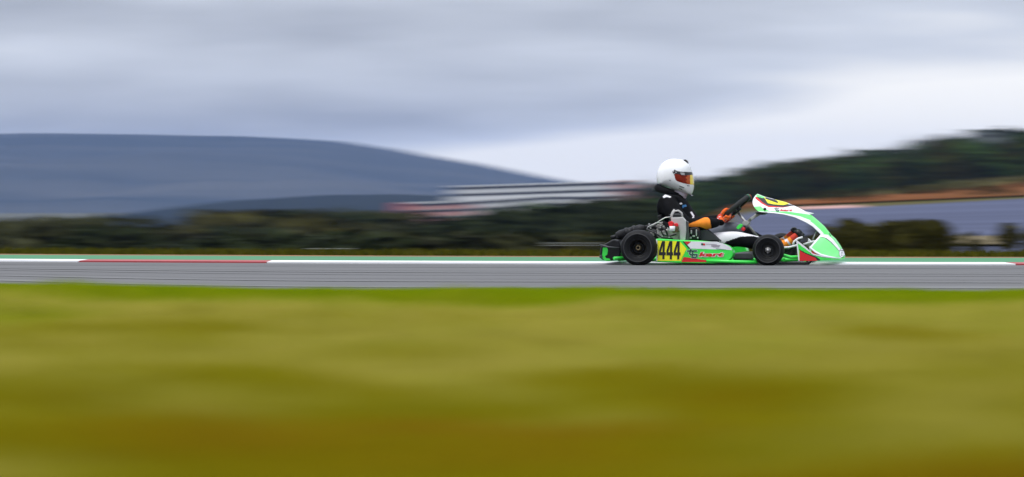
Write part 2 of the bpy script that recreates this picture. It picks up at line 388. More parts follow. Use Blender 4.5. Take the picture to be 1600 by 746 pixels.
protos = {'a': tree_proto('broadleaf_tree', 5.0, 2.2, 900, .26, M_f1, 1), 'b': tree_proto('broadleaf_tree', 5.0, 2.6, 900, .28, M_f3, 2, 11),
          'c': tree_proto('olive_bush', 3.0, 1.8, 800, .17, M_f2, 3, 10), 'd': tree_proto('broadleaf_tree', 5.0, 2.4, 700, .28, M_f4, 4, 8),
          'e': tree_proto('sparse_tree', 6.0, 2.0, 230, .20, M_f1, 5, 12, 1.25)}
used = set()
def plant(k, px, ytop, Y, label, cat, group, wide=1.0):
    p = protos[k]; o = p if k not in used else copy_tree(p); used.add(k)
    x = (px - 800) / F * Y; zb = float(terrain(x, Y)) - .1; ht = max(c[2] for ch in p.children for c in ch.bound_box)
    ht *= .97
    s = max(.35, (CAMH + (HY - ytop) / F * Y - zb) / ht)
    o.location = (x, Y, zb); o.scale = (s * wide, s * wide, s); o.rotation_euler = (0, 0, random.uniform(0, 6.28)); tag(o, label, cat, group)
def row(kinds, px0, px1, ys_, Y0, Y1, n, label, cat, group, jit=6, wide=1.0):
    for i in range(n):
        px = px0 + (px1 - px0) * (i + random.uniform(.15, .85)) / n
        yt = np.interp(px, [q[0] for q in ys_], [q[1] for q in ys_]) + random.uniform(-jit * .4, jit)
        plant(random.choice(kinds), px, yt, random.uniform(Y0, Y1), label, cat, group, wide)
row('aad', -420, 190, [(-400, 340), (0, 352), (40, 345), (100, 340), (160, 343), (215, 356)], 140, 175, 22, 'dark bushy tree in the clump beyond the left end of the track', 'tree', 'dark trees beyond the left end of the track')
row('ad', -400, 330, [(-400, 372), (0, 374), (190, 376), (220, 386), (330, 386)], 85, 110, 26, 'low dark shrubby tree in the hedge behind the left part of the kerb', 'tree', 'low hedge trees behind the left part of the kerb', 4, 1.3)
row('cda', 345, 700, [(345, 362), (380, 350), (430, 335), (520, 327), (600, 342), (640, 356), (700, 354)], 230, 330, 30, 'olive brown tree in the domed thicket left of the pink block', 'tree', 'thicket left of the pink apartment block', 5, 1.2)
row('ada', 330, 900, [(330, 376), (420, 362), (600, 366), (700, 362), (900, 366)], 90, 125, 30, 'dark low tree in the hedge behind the middle of the track', 'tree', 'hedge behind the middle of the track', 8, 1.3)
row('aab', 690, 1050, [(690, 354), (770, 337), (840, 322), (900, 316), (1000, 312), (1180, 318)], 200, 300, 34, 'dark green tree on the slope below the apartment blocks', 'tree', 'trees on the slope below the apartment blocks', 7, 1.15)
row('aac', 900, 1070, [(900, 366), (1000, 362), (1180, 372)], 90, 120, 14, 'dark low tree in the hedge behind the kart', 'tree', 'hedge behind the kart', 6, 1.3)
row('e', 1385, 1500, [(1385, 226), (1440, 212), (1500, 204)], 540, 600, 9, 'thin sparse tree standing against the sky on the ridge', 'tree', 'sparse trees on the ridge', 8, .9)
row('cc', 1335, 1440, [(1285, 372), (1340, 350), (1400, 345), (1450, 350), (1480, 372)], 52, 66, 12, 'olive bush in the dense clump beyond the nose of the kart', 'bush', 'bushes beyond the nose of the kart', 5, .75)
row('cad', 1640, 1900, [(1575, 372), (1600, 354), (1700, 350), (1900, 352)], 60, 76, 12, 'dark bush in the clump at the right edge beyond the kerb', 'bush', 'bushes at the right edge', 5, .7)
row('c', 1180, 1300, [(1180, 388), (1300, 386)], 56, 64, 8, 'small dark olive shrub low behind the kart nose', 'shrub', 'shrubs low behind the kart', 4, 1.4)
row('cc', 1245, 1640, [(1245, 318), (1330, 314), (1450, 304), (1540, 292), (1640, 284)], 300, 350, 14, 'olive scrub bush on the orange earth bank above the far asphalt', 'bush', 'scrub on the earth bank', 10, 1.3)
for k, p in protos.items():
    if k not in used: raise RuntimeError(k)

# the wood that covers the right hand hill and the valley slopes reads as one mass
def wood(name, fan0, fan1, y0, y1, n, sky_, h0, h1, mats, leaves, leaf, keep=None):
    V = [[] for _ in mats]
    for i in range(n):
        a = random.uniform(fan0, fan1); y = y0 + (y1 - y0) * random.random() ** .8; x = a * y; z = float(terrain(x, y))
        px = 800 + F * a
        if keep and not keep(px, y): continue
        lim = CAMH + (HY - np.interp(px, [q[0] for q in sky_], [q[1] for q in sky_])) / F * y
        h = random.uniform(h0, h1)
        if z + h > lim: h = max(1.2, lim - z + random.uniform(-1.6, .7))
        v = crown_arrays(leaves, h * .45, h * .42, h * .05, leaf * h / 7, 6, 1.0, i + 100) + np.array([x, y, z])
        V[random.choice((1, 1, 3, 0)) if len(mats) == 4 and y < 500 else random.randrange(len(mats))].append(v)
    vs = [np.concatenate(q) for q in V]; allv = np.concatenate(vs); me = npmesh(allv, quads(len(allv) // 4))
    mi = np.concatenate([np.full(len(q) // 4, i, np.int32) for i, q in enumerate(vs)]); me.polygons.foreach_set('material_index', mi)
    return tag(link(name, me, mats), 'mass of dark trees covering the slope', None, None, 'stuff')
SKYR = [(560, 340), (640, 334), (900, 318), (1000, 290), (1060, 280), (1140, 264), (1200, 256), (1262, 246), (1300, 242), (1340, 236), (1400, 234), (1470, 228), (1475, 210), (1510, 205), (1512, 224), (1592, 224), (1594, 200), (1800, 195), (2600, 190)]
wood('hillside_wood', A(985), A(2500), 430, 640, 1500, SKYR, 5, 9, [M_f1, M_f3, M_f1, M_f2], 110, .62)
wood('valley_wood', A(-900), A(1100), 420, 900, 700, [(-900, 345), (150, 352), (200, 368), (300, 372), (350, 352), (420, 338), (500, 332), (620, 356), (700, 353), (770, 340), (860, 325), (960, 318), (1020, 300), (1200, 300)], 5, 9, [M_f1, M_f3, M_f4], 100, .62, lambda px, y: not 200 < px < 350)

# low pale rails far behind the track
M_rail = mat('galvanised_rail', (.16, .17, .16), .7, .0, scale=4)
def guard_rail(px0, px1, py, Y, label):
    x0, x1 = (px0 - 800) / F * Y, (px1 - 800) / F * Y; z = CAMH + (HY - py) / F * Y; zb = float(terrain((x0 + x1) / 2, Y))
    t = tag(empty('guard_rail', ((x0 + x1) / 2, Y, zb)), label, 'guard rail'); hz = z - zb; w = x1 - x0
    bm = bmesh.new()
    for dz_ in (-.018, .018): add_tube(bm, [(-w / 2, -.02, hz + dz_), (w / 2, -.02, hz + dz_)], .007, 8)
    link('rail', bm, M_rail, t)
    for i in range(4): link('post', box((-w / 2 + w * (i + .5) / 4, .03, hz / 2), (.05, .05, hz)), M_trunk, t)
guard_rail(478, 556, 391.5, 46, 'short pale guard rail low behind the green strip, left of the middle')
guard_rail(846, 945, 382, 62, 'pale guard rail in front of the dark hedge just behind the kart')

# ------------------------------------------------------------------ grass of the foreground and of the verge
M_grass = grass_material('meadow_blades', [(0., (.21, .31, .004)), (.18, (.31, .35, .006)), (.42, (.52, .45, .090)), (.6, (.30, .285, .005)), (.78, (.31, .225, .006)), (1., (.31, .165, .010))], 1)
M_verge = mat('verge_blades', (.045, .055, .005), .9, spec=.0, scale=3, col2=(.10, .085, .010))
def blades(x, y, h, w, g_, lean=.5):
    n = len(x); z = ground_z(x, y) - .005; a = g_.uniform(0, 6.283, n); ln = g_.uniform(.1, lean, n) * h; b = g_.uniform(0, 6.283, n)
    p = np.stack([x, y, z], 1); s = np.stack([np.cos(a) * w, np.sin(a) * w, 0 * a], 1); l = np.stack([np.cos(b) * ln, np.sin(b) * ln, 0 * b], 1); up_ = np.stack([0 * h, 0 * h, h], 1)
    return np.stack([p - s, p + s, p + l * .45 + up_ * .62 + s * .7, p + l + up_], 1).reshape(-1, 3)
_tab = np.random.default_rng(3).random((256, 256))
def vnoise(x, y, seed=0):
    x = x + seed * 17.3; y = y + seed * 9.1; i = np.floor(x).astype(int); j = np.floor(y).astype(int); fx = x - i; fy = y - j
    fx = fx * fx * (3 - 2 * fx); fy = fy * fy * (3 - 2 * fy); T_ = lambda a, b: _tab[a % 256, b % 256]
    return (T_(i, j) * (1 - fx) + T_(i + 1, j) * fx) * (1 - fy) + (T_(i, j + 1) * (1 - fx) + T_(i + 1, j + 1) * fx) * fy
def patchy(x, y):
    return .26 * vnoise(x * 1.3, y * .60, 1) + .26 * vnoise(x * 2.8, y * 1.3, 2) + .26 * vnoise(x * 1.6, y * 3.4, 3) + .22 * vnoise(x * 2.2, y * 7.5, 5)
n = 320000
yy = 4.6 + (26.0 - 4.6) * rng.random(n) ** 1.15; xx = (rng.random(n) - .5) * 2 * (yy * .165 + 1.6)
edge = near_d(xx) - yy; ok = edge > -.05 + .16 * np.sin(xx * 2.3) * np.sin(xx * 7.1) - .05; xx, yy, edge = xx[ok], yy[ok], edge[ok]
hh = (.045 + .055 * rng.random(len(xx))) * (.55 + .7 * smooth_step(.5, 6, edge)) * (.35 + 1.3 * patchy(xx + 9, yy))
V = blades(xx, yy, hh, .004 + .0005 * yy * .6, rng)
me = npmesh(V, quads(len(xx)))
dry = .04 + .38 * smooth_step(3.6, 7.6, edge) + .21 * smooth_step(9.6, 12, edge) + .16 * smooth_step(12.6, 16, edge) + .9 * (patchy(xx, yy) - .5) * (.30 + .70 * smooth_step(5, 8.5, edge)) + rng.normal(0, .06, len(xx))
at_ = me.attributes.new('dry', 'FLOAT', 'FACE'); at_.data.foreach_set('value', np.clip(dry, 0, 1).astype(np.float32))
tag(link('meadow_grass', me, M_grass), 'green to ochre rough grass filling the foreground', None, None, 'stuff')
n = 26000
xx = (rng.random(n) - .5) * 26; yy = kerb_d(xx) + 3.9 + 3.0 * rng.random(n)
tag(link('verge_grass', npmesh(blades(xx, yy, .03 + .05 * rng.random(n), .012, rng), quads(n)), M_verge), 'olive grass beyond the green painted strip', None, None, 'stuff')

# ------------------------------------------------------------------ haze
hz = bpy.data.materials.new('haze'); hz.use_nodes = True; t = hz.node_tree; t.nodes.clear()
pv = t.nodes.new('ShaderNodeVolumePrincipled'); o_ = t.nodes.new('ShaderNodeOutputMaterial'); t.links.new(pv.outputs[0], o_.inputs['Volume'])
pv.inputs['Color'].default_value = (.36, .54, 1.0, 1); pv.inputs['Density'].default_value = 0.62e-4; pv.inputs['Density Attribute'].default_value = ''; pv.inputs['Temperature Attribute'].default_value = ''
hb = link('haze', box((0, 3950, 25), (22000, 8100, 200)), hz); tag(hb, kind='stuff')

# ================================================================== KART
YAW = R(9.7); KO = Vector(((1130 - 800) / F * 30.55, 30.55, .0))
sn, cs = math.sin(YAW), math.cos(YAW)
def K(u, v, y):
    """side-elevation drawing (u, v) -> point of the kart's own frame (x forward, y to its left, z up) on the lengthwise plane y"""
    px, py = 920 + u / 3.807, 230 + v / 3.807; c = (px - 800) / F
    Y = (y + KO.x * sn + KO.y * cs) / (c * sn + cs); P = at(px, py, Y) - KO
    return Vector((P.x * cs - P.y * sn, y, P.z))
def UV(p):
    """kart frame -> side-elevation drawing"""
    X = KO.x + p.x * cs + p.y * sn; Y = KO.y - p.x * sn + p.y * cs; Z = p.z + KO.z
    px = 800 + F * X / Y; py = HY - (Z - CAMH) * F / Y
    return ((px - 920) * 3.807, (py - 230) * 3.807)
c2 = lambda a, b: (38.07 + .4082 * a, 418.8 + .4082 * b)
c4 = lambda a, b: (304.6 + .4085 * a, 228.4 + .4085 * b)
c5 = lambda a, b: (571.0 + .4083 * a, 228.4 + .4083 * b)
c6 = lambda a, b: (533.0 + .4080 * a, 418.8 + .4080 * b)
c7 = lambda a, b: (913.7 + .4045 * a, 228.4 + .4045 * b)
c8 = lambda a, b: (1027.9 + .4080 * a, 418.8 + .4080 * b)
def poly(c, *pts): return [c(*p) for p in pts]

k_green = mat('fluorescent_green_plastic', (.045, .78, .075), .35, var=.09, coat=.3)
k_litgreen = mat('sky_lit_green_plastic', (.13, .84, .16), .35, var=.09, coat=.3)  # the kart green again, sky reflection on fairing and cowl put into its colour
k_white = mat('white_plastic', (.80, .80, .81), .35, var=.09, coat=.3)
k_yellow = mat('yellow_sticker', (.90, .86, .010), .4, var=.09)
k_red = mat('red_sticker', (.66, .012, .015), .4, var=.08)
k_dgreen = mat('dark_green_print', (.004, .09, .045), .45)
k_black = mat('black_print', (.008, .008, .009), .45)
k_blackp = mat('black_plastic', (.007, .007, .008), .42, spec=.3, var=.3, scale=14, bump=.1)
k_greyp = mat('grey_plastic', (.045, .047, .05), .5, var=.2, scale=10)
k_tyre = mat('tyre_rubber', (.006, .006, .0065), .6, spec=.22, var=.35, scale=30, bump=.25)
k_ring = mat('scuffed_rubber', (.045, .045, .046), .7, var=.3, scale=20)
k_rim = mat('black_rim', (.006, .006, .006), .35, .2, spec=.3, var=.2)
k_gold = mat('bronze_hub', (.30, .24, .14), .35, .9, var=.2)
k_steel = mat('bare_aluminium', (.58, .57, .55), .38, .85, var=.15, scale=25)
k_cast = mat('cast_alloy', (.35, .33, .30), .5, .7, var=.3, scale=30, bump=.3)
k_silver = mat('silver_paint', (.46, .45, .43), .5, .2, var=.08, scale=12)
k_orange = mat('orange_fabric', (.92, .25, .010), .8, var=.15, scale=25, bump=.3)
k_redf = mat('red_fabric', (.62, .045, .02), .8, var=.2, scale=25, bump=.3)
k_brown = mat('oily_brass', (.14, .10, .04), .5, .5, var=.4, scale=30)
k_flesh = mat('pale_lilac_balaclava', (.55, .48, .56), .85, var=.08)
k_silenc = mat('black_exhaust_enamel', (.007, .0065, .007), .45, .1, spec=.3, var=.5, scale=18, bump=.2)

kart = tag(empty('racing_kart', KO, -YAW), 'green, white and yellow racing kart number 444 at speed on the track', 'kart')

def prism(uv, y0, y1, bevel=0., y_in=None):
    """outline of the side elevation given a real thickness between the lengthwise planes y0 (near) and y1"""
    bm = bmesh.new(); a = [bm.verts.new(K(u, v, y0)) for u, v in uv]; f = bm.faces.new(a)
    b = [bm.verts.new(p.co + Vector((0, y1 - y0, 0))) for p in a]; bm.faces.new(b[::-1])
    n = len(a)
    for i in range(n): bm.faces.new((a[i], b[i], b[(i + 1) % n], a[(i + 1) % n]))
    bmesh.ops.recalc_face_normals(bm, faces=bm.faces)
    if bevel: bmesh.ops.bevel(bm, geom=list(bm.edges), offset=bevel, segments=3, affect='EDGES', profile=.5, clamp_overlap=True)
    return bm
def sticker(name, uv, y, m, parent):
    bm = bmesh.new(); f = bm.faces.new([bm.verts.new(K(u, v, y)) for u, v in uv]); bmesh.ops.triangulate(bm, faces=[f])
    bmesh.ops.recalc_face_normals(bm, faces=bm.faces)
    return link(name, bm, m, parent)
def lettering(name, s, u0, u1, v0, v1, yf, m, parent, bold=0., shear=0., skew=0.):
    c = bpy.data.curves.new('t', 'FONT'); c.body = s; c.offset = bold; c.shear = shear; c.resolution_u = 3
    o = bpy.data.objects.new('t', c); COL.objects.link(o); dg = bpy.context.evaluated_depsgraph_get()
    me = bpy.data.meshes.new_from_object(o.evaluated_get(dg)); bpy.data.objects.remove(o)
    xs = [v.co.x for v in me.vertices]; ys_ = [v.co.y for v in me.vertices]; a0, a1, b0, b1 = min(xs), max(xs), min(ys_), max(ys_)
    for v in me.vertices:
        u = u0 + (v.co.x - a0) / (a1 - a0) * (u1 - u0); w = v1 + (v.co.y - b0) / (b1 - b0) * (v0 - v1) + skew * (u - u0)
        v.co = K(u, w, yf(u, w))
    return link(name, me, m, parent)
def mirror(bm):
    g = bmesh.ops.duplicate(bm, geom=bm.verts[:] + bm.edges[:] + bm.faces[:])
    for v in g['geom']:
        if isinstance(v, bmesh.types.BMVert): v.co.y = -v.co.y
    bmesh.ops.reverse_faces(bm, faces=[f for f in g['geom'] if isinstance(f, bmesh.types.BMFace)])
def ruled(T, B, yT, yB, mats, pick, ns=120, nt_=36, yexp=1.0, bulge=None, thick=.006, ridge=False):
    """shell spanned between an upper edge T and a lower edge B of the side elevation, mirrored to the far side"""
    def res(P, n, q=None):
        P = np.array(P, float)
        idx = np.linspace(0, len(P) - 1, n)
        return np.stack([np.interp(idx, range(len(P)), P[:, k]) for k in range(P.shape[1])], 1)
    def sm(P):
        for _ in range(12): P[1:-1] = P[1:-1] * .5 + (P[:-2] + P[2:]) * .25
        return P
    t = sm(res(T, ns)); b = sm(res(B, ns)); yt = res([[q] for q in yT], ns)[:, 0]; yb = res([[q] for q in yB], ns)[:, 0]
    bm = bmesh.new(); G = []
    for i in range(ns):
        rowv = []
        for j in range(nt_):
            k = j / (nt_ - 1); p = t[i] * (1 - k) + b[i] * k
            if bulge: p = p + np.array(bulge(i / (ns - 1), k))
            y = yt[i] + (yb[i] - yt[i]) * k ** yexp
            vv = bm.verts.new(K(p[0], p[1], y)); rowv.append((vv, p))
        G.append(rowv)
    for i in range(ns - 1):
        for j in range(nt_ - 1):
            f = bm.faces.new((G[i][j][0], G[i + 1][j][0], G[i + 1][j + 1][0], G[i][j + 1][0])); f.smooth = True
            pc = (G[i][j][1] + G[i + 1][j + 1][1]) / 2
            f.material_index = pick(pc[0], pc[1], (i + .5) / (ns - 1), (j + .5) / (nt_ - 1))
    bmesh.ops.recalc_face_normals(bm, faces=bm.faces)
    mirror(bm)
    if ridge:                                   # close the strip between the two upper edges
        bm.verts.ensure_lookup_table(); N = ns * nt_
        for i in range(ns - 1):
            f = bm.faces.new((bm.verts[i * nt_], bm.verts[i * nt_ + N], bm.verts[(i + 1) * nt_ + N], bm.verts[(i + 1) * nt_])); f.material_index = pick(*G[i][0][1], i / ns, 0.); f.smooth = False
    bmesh.ops.remove_doubles(bm, verts=bm.verts, dist=1e-5)
    return bm
def shell(name, bm, m, parent, thick=.005):
    o = link(name, bm, m, parent); md = o.modifiers.new('thickness', 'SOLIDIFY'); md.thickness = thick; md.offset = 0; return o

# ---- wheels
def wheel(cx, cz, y_out, side, Rr, w, rim_r, front):
    t = empty('wheel'); t.parent = kart; t.location = (cx, side * (-y_out - w / 2), cz)
    if side > 0: t.rotation_euler = (0, 0, math.pi)
    h = w / 2; p = []
    prof = [(-h + .028, rim_r - .004), (-h + .012, rim_r + .001), (-h + .004, rim_r + .006), (-h + .001, rim_r + .02), (-h - .002, (rim_r + Rr) / 2 - .001), (-h - .004, (rim_r + Rr) / 2 + .001), (-h - .001, (rim_r + Rr) / 2 + .004), (-h + .004, Rr - .026), (-h + .012, Rr - .012), (-h + .022, Rr - .005), (-h + .040, Rr - .0008), (0, Rr)]
    prof += [(-a, r) for a, r in prof[-2::-1]]
    link('tyre', lathe(prof, seg=72), k_tyre, t)
    bm = bmesh.new(); rr = rim_r + (.040 if not front else .032); add_lathe(bm, [(-h - .0035, rr - .003), (-h - .0062, rr - .0025), (-h - .0062, rr + .0015), (-h - .0035, rr + .002)], seg=64); link('sidewall_ring', bm, k_ring, t)
    d = .030 if front else .060
    rp = [(-h + .011, rim_r + .002), (-h + .009, rim_r - .003), (-h + .014, rim_r - .007), (-h + .020, rim_r - .012), (-h + .4 * d + .015, rim_r - .018), (-h + d, rim_r - .026), (-h + d + .004, .030), (-h + d - .008, .029), (-h + d - .008, .004)]
    rp += [(h - .02, .004), (h - .02, rim_r - .02), (h - .012, rim_r)]
    rim = link('rim', lathe(rp, seg=56), k_rim, t)
    bm = bmesh.new()
    if front:
        add_lathe(bm, [(-h + d - .034, 0), (-h + d - .034, .008), (-h + d - .028, .011), (-h + d - .010, .012), (-h + d - .009, .022), (-h + d - .004, .023), (-h + d - .004, 0)], seg=28)
        link('hub', bm, k_steel, t)
    else:
        add_lathe(bm, [(-h + d - .006, .012), (-h + d - .032, .012), (-h + d - .034, .016), (-h + d - .030, .0185), (-h + d - .016, .019), (-h + d - .014, .026), (-h + d - .007, .028), (-h + d - .006, .012)], seg=36)
        link('hub', bm, k_gold, t)
    bm = bmesh.new()
    for i in range(3 if front else 6):
        a = 6.283 * i / (3 if front else 6) + .4; rr = .021 if front else .036
        add_lathe(bm, [(-h + d - .012, 0), (-h + d - .012, .004), (-h + d + .004, .004)], Matrix.Translation((rr * math.cos(a), 0, rr * math.sin(a))), 8, False)
    link('wheel_nut', bm, k_steel if front else k_rim, t)
    return t
pr = K((996.3 - 920) * 3.807, 600, -.69); pf = K((1199.6 - 920) * 3.807, 600, -.62)
for s in (1, -1):
    wheel(pr.x, .139, -.69, s, .143, .20, .072, False); wheel(pf.x, .122, -.62, s, .126, .13, .067, True)
link('rear_axle', tube([(pr.x, -.55, .139), (pr.x, .55, .139)], .02, 14), k_steel, kart)
for s in (1, -1): link('spindle', tube([(pf.x, s * .50, .123), (pf.x - .01, s * .40, .125), (pf.x - .02, s * .33, .10)], .014, 10), k_steel, kart)

# ---- chassis
bm = bmesh.new(); zt = .040
for s in (1, -1):
    add_tube(bm, [(pr.x - .20, s * .33, zt + .01), (pr.x + .25, s * .33, zt), (.10, s * .36, zt - .004), (pf.x - .10, s * .30, zt), (pf.x + .12, s * .28, zt), (pf.x + .27, s * .26, zt + .01)], .016, 10)
for x in (pr.x - .2, pr.x + .3, .15, pf.x + .10, pf.x + .27): add_tube(bm, [(x, -.33, zt), (x, .33, zt)], .014, 8)
link('chassis_frame', bm, k_green, kart)
link('floor_tray', box((.22, 0, .019), (1.0, .76, .006)), k_greyp, kart)
u_ = lambda *q: K(*q)
link('side_bar', tube([K(700, 676, -.60), K(852, 682, -.60), K(995, 686, -.57), K(1010, 686, -.50)], .0125, 10), k_green, kart)
link('side_bar', tube([K(852, 682, -.60) * Vector((1, -1, 1)) if False else Vector((K(852, 682, -.6).x, .60, .06)), Vector((K(995, 686, -.57).x, .57, .06)), Vector((K(1010, 686, -.5).x, .50, .06))], .0125, 10), k_green, kart)
link('front_bar', tube([K(1120, 632, -.46), K(1160, 645, -.48), K(1200, 656, -.48), K(1252, 655, -.46)], .014, 10), k_green, kart)
link('rear_bar', tube([K(150, 662, -.60), K(205, 660, -.52), K(260, 660, -.40)], .013, 10), k_green, kart)

# ---- side pods with their stickers
pod_uv = [(399, 546), (470, 549), (560, 554), (640, 557), (700, 562), (760, 570), (800, 579), (832, 592), (851, 610), (858, 630), (855, 648), (843, 666), (822, 678), (795, 688), (740, 693), (640, 692), (540, 690), (460, 687), (398, 684), (404, 655), (410, 625), (409, 590)]
YP = -.600
pod = link('side_pod', prism(pod_uv, YP, YP + .17, .007), k_green, kart)
bm = prism(pod_uv, YP, YP + .17, .007)
for v in bm.verts: v.co.y = -v.co.y
bmesh.ops.reverse_faces(bm, faces=bm.faces); far_pod = link('side_pod', bm, k_green, kart)
L1, L2, L3, L4, L5 = [YP - .0012 * i for i in range(1, 6)]
sticker('sticker', poly(c2, (882, 322), (905, 400), (912, 480), (903, 560), (885, 634), (905, 636), (920, 560), (928, 470), (918, 390), (905, 324)), L1, k_white, pod)
sticker('sticker', poly(c2, (905, 340), (1180, 346), (1238, 356), (1330, 458), (1262, 585), (1246, 634), (905, 634), (920, 560), (928, 470), (918, 390)), L1, k_yellow, pod)
sticker('sticker', poly(c6, (62, 352), (80, 352), (172, 452), (155, 458)), L2, k_black, pod)
sticker('sticker', poly(c6, (82, 350), (130, 350), (560, 353), (660, 384), (742, 420), (778, 455), (782, 478), (700, 472), (500, 466), (220, 456), (176, 452)), L1, k_white, pod)
sticker('sticker', poly(c6, (84, 351), (186, 352), (128, 400)), L2, k_red, pod)
sticker('sticker', poly(c6, (76, 578), (200, 592), (395, 622), (440, 652), (42, 650), (58, 615)), L1, k_red, pod)
sticker('sticker', poly(c6, (395, 618), (408, 618), (456, 655), (440, 655)), L2, k_black, pod)
sticker('sticker', poly(c6, (540, 452), (700, 470), (690, 473), (560, 462)), L2, k_dgreen, pod)
for d0 in (932, 1040, 1148):                 # three tall narrow fours
    bm = bmesh.new(); q4 = lambda a, b: c2(d0 + a * 96 - (b - .5) * 8, 344 + b * 264 + (d0 - 932) * .02)
    for j, P in enumerate((((.52, 0), (.84, 0), (.84, 1), (.52, 1)), ((-.02, .61), (1.0, .61), (1.0, .78), (-.02, .78)), ((-.02, .70), (-.02, .54), (.40, 0), (.68, 0), (.24, .64), (.18, .70)))):
        bm.faces.new([bm.verts.new(K(*q4(*z), L3 - .0001 * j)) for z in P])
    link('race_digit', bm, k_black, pod)
def club_logo(u0, u1, v0, v1, yf, parent, lift, outline=True, skew=0.):
    """interlaced dark green letters t and b followed by the word kart in red, both edged in white"""
    w = u1 - u0; h = v1 - v0; g = lambda a, b: (u0 + a * w, v0 + b * h + skew * a * w)
    def stroke(name, pts, m, th, dy):
        bm = bmesh.new()
        for p, q in zip(pts, pts[1:]):
            p, q = Vector(g(*p)), Vector(g(*q)); d = (q - p).normalized(); n = Vector((-d.y, d.x)) * th; e = d * th
            bm.faces.new([bm.verts.new(K(z.x, z.y, yf(z.x, z.y) - dy)) for z in (p - e + n, p - e - n, q + e - n, q + e + n)])
            dy += .00012
        return link(name, bm, m, parent)
    A1 = [(.115, .0), (.085, .45), (.10, .60), (.17, .62)]; A2 = [(.03, .18), (.26, .16)]; A3 = [(.0, .55), (.20, .40)]
    B1 = [(.17, .25), (.145, .92), (.25, .95), (.28, .62), (.16, .58)]
    if outline:
        for q in (A1, A2, B1): stroke('letter_edge', q, k_white, h * .115, lift)
    for q in (A1, A2, B1): stroke('letter', q, k_dgreen, h * .085, lift + .0012)
    if outline: lettering('letter_edge', 'kart', u0 + .32 * w - 2, u1 + 2, v0 + .30 * h - 1, v0 + .86 * h + 2, lambda u, v: yf(u, v) - lift - .0016, k_white, parent, .09, .2, skew)
    lettering('lettering', 'kart', u0 + .32 * w, u1, v0 + .32 * h, v0 + .84 * h, lambda u, v: yf(u, v) - lift - .0022, k_red, parent, .045, .2, skew)
a0, b0 = c6(118, 468); a1, b1 = c6(668, 592)
club_logo(a0, a1, b0, b1, lambda u, v: L2, pod, .0006)
sticker('sticker', poly(c6, (330, 378), (358, 378), (362, 406), (334, 406)), L3, k_dgreen, pod); sticker('sticker', poly(c6, (358, 378), (388, 380), (388, 408), (362, 406)), L3, k_red, pod)
k_ink = mat('grey_print', (.30, .25, .30), .5)
for a in ((395, 386, 560, 392), (480, 398, 610, 408), (480, 414, 600, 424), (500, 430, 590, 434)): sticker('sticker', poly(c6, (a[0], a[1]), (a[2], a[1] + 8), (a[2], a[3] + 8), (a[0], a[3])), L3, k_ink, pod)

# ---- front fairing
FT = [(1003, 280), (1045, 297), (1100, 311), (1170, 328), (1250, 362), (1315, 398), (1350, 428), (1400, 472), (1440, 522), (1472, 566)]
FB = [(1014, 386), (1060, 391), (1100, 394), (1160, 402), (1225, 418), (1290, 448), (1330, 472), (1366, 506), (1392, 532), (1432, 566)]
yB = [-.15, -.15, -.15, -.15, -.14, -.13, -.12, -.11, -.10, -.09]
P_lg = poly(c7, (205, 100), (300, 150), (335, 185), (290, 198), (205, 172))
P_bk = poly(c7, (205, 168), (300, 190), (330, 185), (375, 262), (470, 280), (600, 287), (640, 272), (775, 300), (600, 322), (370, 300), (300, 255))
P_rd = poly(c7, (190, 172), (212, 172), (300, 255), (370, 296), (600, 318), (720, 306), (600, 330), (385, 324), (280, 268), (190, 198))
P_ye = poly(c7, (318, 150), (700, 268), (600, 292), (450, 280), (375, 264), (325, 192))
P_nb = poly(c7, (332, 160), (352, 160), (515, 232), (528, 266), (500, 260), (338, 202))
P_gr = poly(c7, (130, 318), (265, 310), (312, 345), (400, 378), (560, 388), (700, 392), (960, 428), (1010, 440), (1010, 520), (850, 458), (600, 412), (400, 388), (240, 382), (130, 350))
def pick_f(u, v, s, t):
    if u > 1318: return 1 if t < .66 else 0
    if t < .02: return 3 if u > 1100 else 0
    for i, P in ((6, P_nb), (4, P_ye), (3, P_bk), (5, P_rd), (1, P_lg), (1, P_gr)):
        if inside((u, v), P): return {6: 3}.get(i, i)
    return 0
fm = [k_white, k_litgreen, k_green, k_black, k_yellow, k_red]
fair = shell('front_fairing', ruled(FT, FB, [0.0] * 10, yB, fm, pick_f, 300, 100, .55, lambda s, t: (-34 * math.exp(-(s / .045)) * math.sin(math.pi * t) ** .8, 0)), fm, kart)
def y_flank(u, v):
    i = np.interp(u, [p[0] for p in FT], range(10)); tv = np.interp(i, range(10), [p[1] for p in FT]); bv = np.interp(np.interp(u, [p[0] for p in FB], range(10)), range(10), [p[1] for p in FB])
    t = min(1, max(0.02, (v - tv) / max(1, bv - tv))); return float(np.interp(i, range(10), yB)) * t ** .55
a0, b0 = c7(462, 332); a1, b1 = c7(738, 384)
club_logo(a0, a1, b0, b1, y_flank, fair, .005, False)
bm = bmesh.new(); add_lathe(bm, [(-.004, 0), (-.004, .012), (.002, .013), (.002, 0)], Matrix.Translation(K(*c7(330, 350), -.158)), 20); link('fixing_bolt', bm, k_black, fair)
link('fairing_tip', prism(poly(c7, (930, 385), (1046, 412), (1030, 420), (985, 428), (960, 424)), -.03, .03, .002), k_white, fair)
link('fairing_tip', prism(poly(c7, (950, 424), (985, 428), (1035, 470), (1000, 456)), -.035, .035, .002), k_black, fair)
sticker('sticker', poly(c8, (985, 225), (1015, 270), (1008, 275), (980, 235)), -.115, k_dgreen, fair)

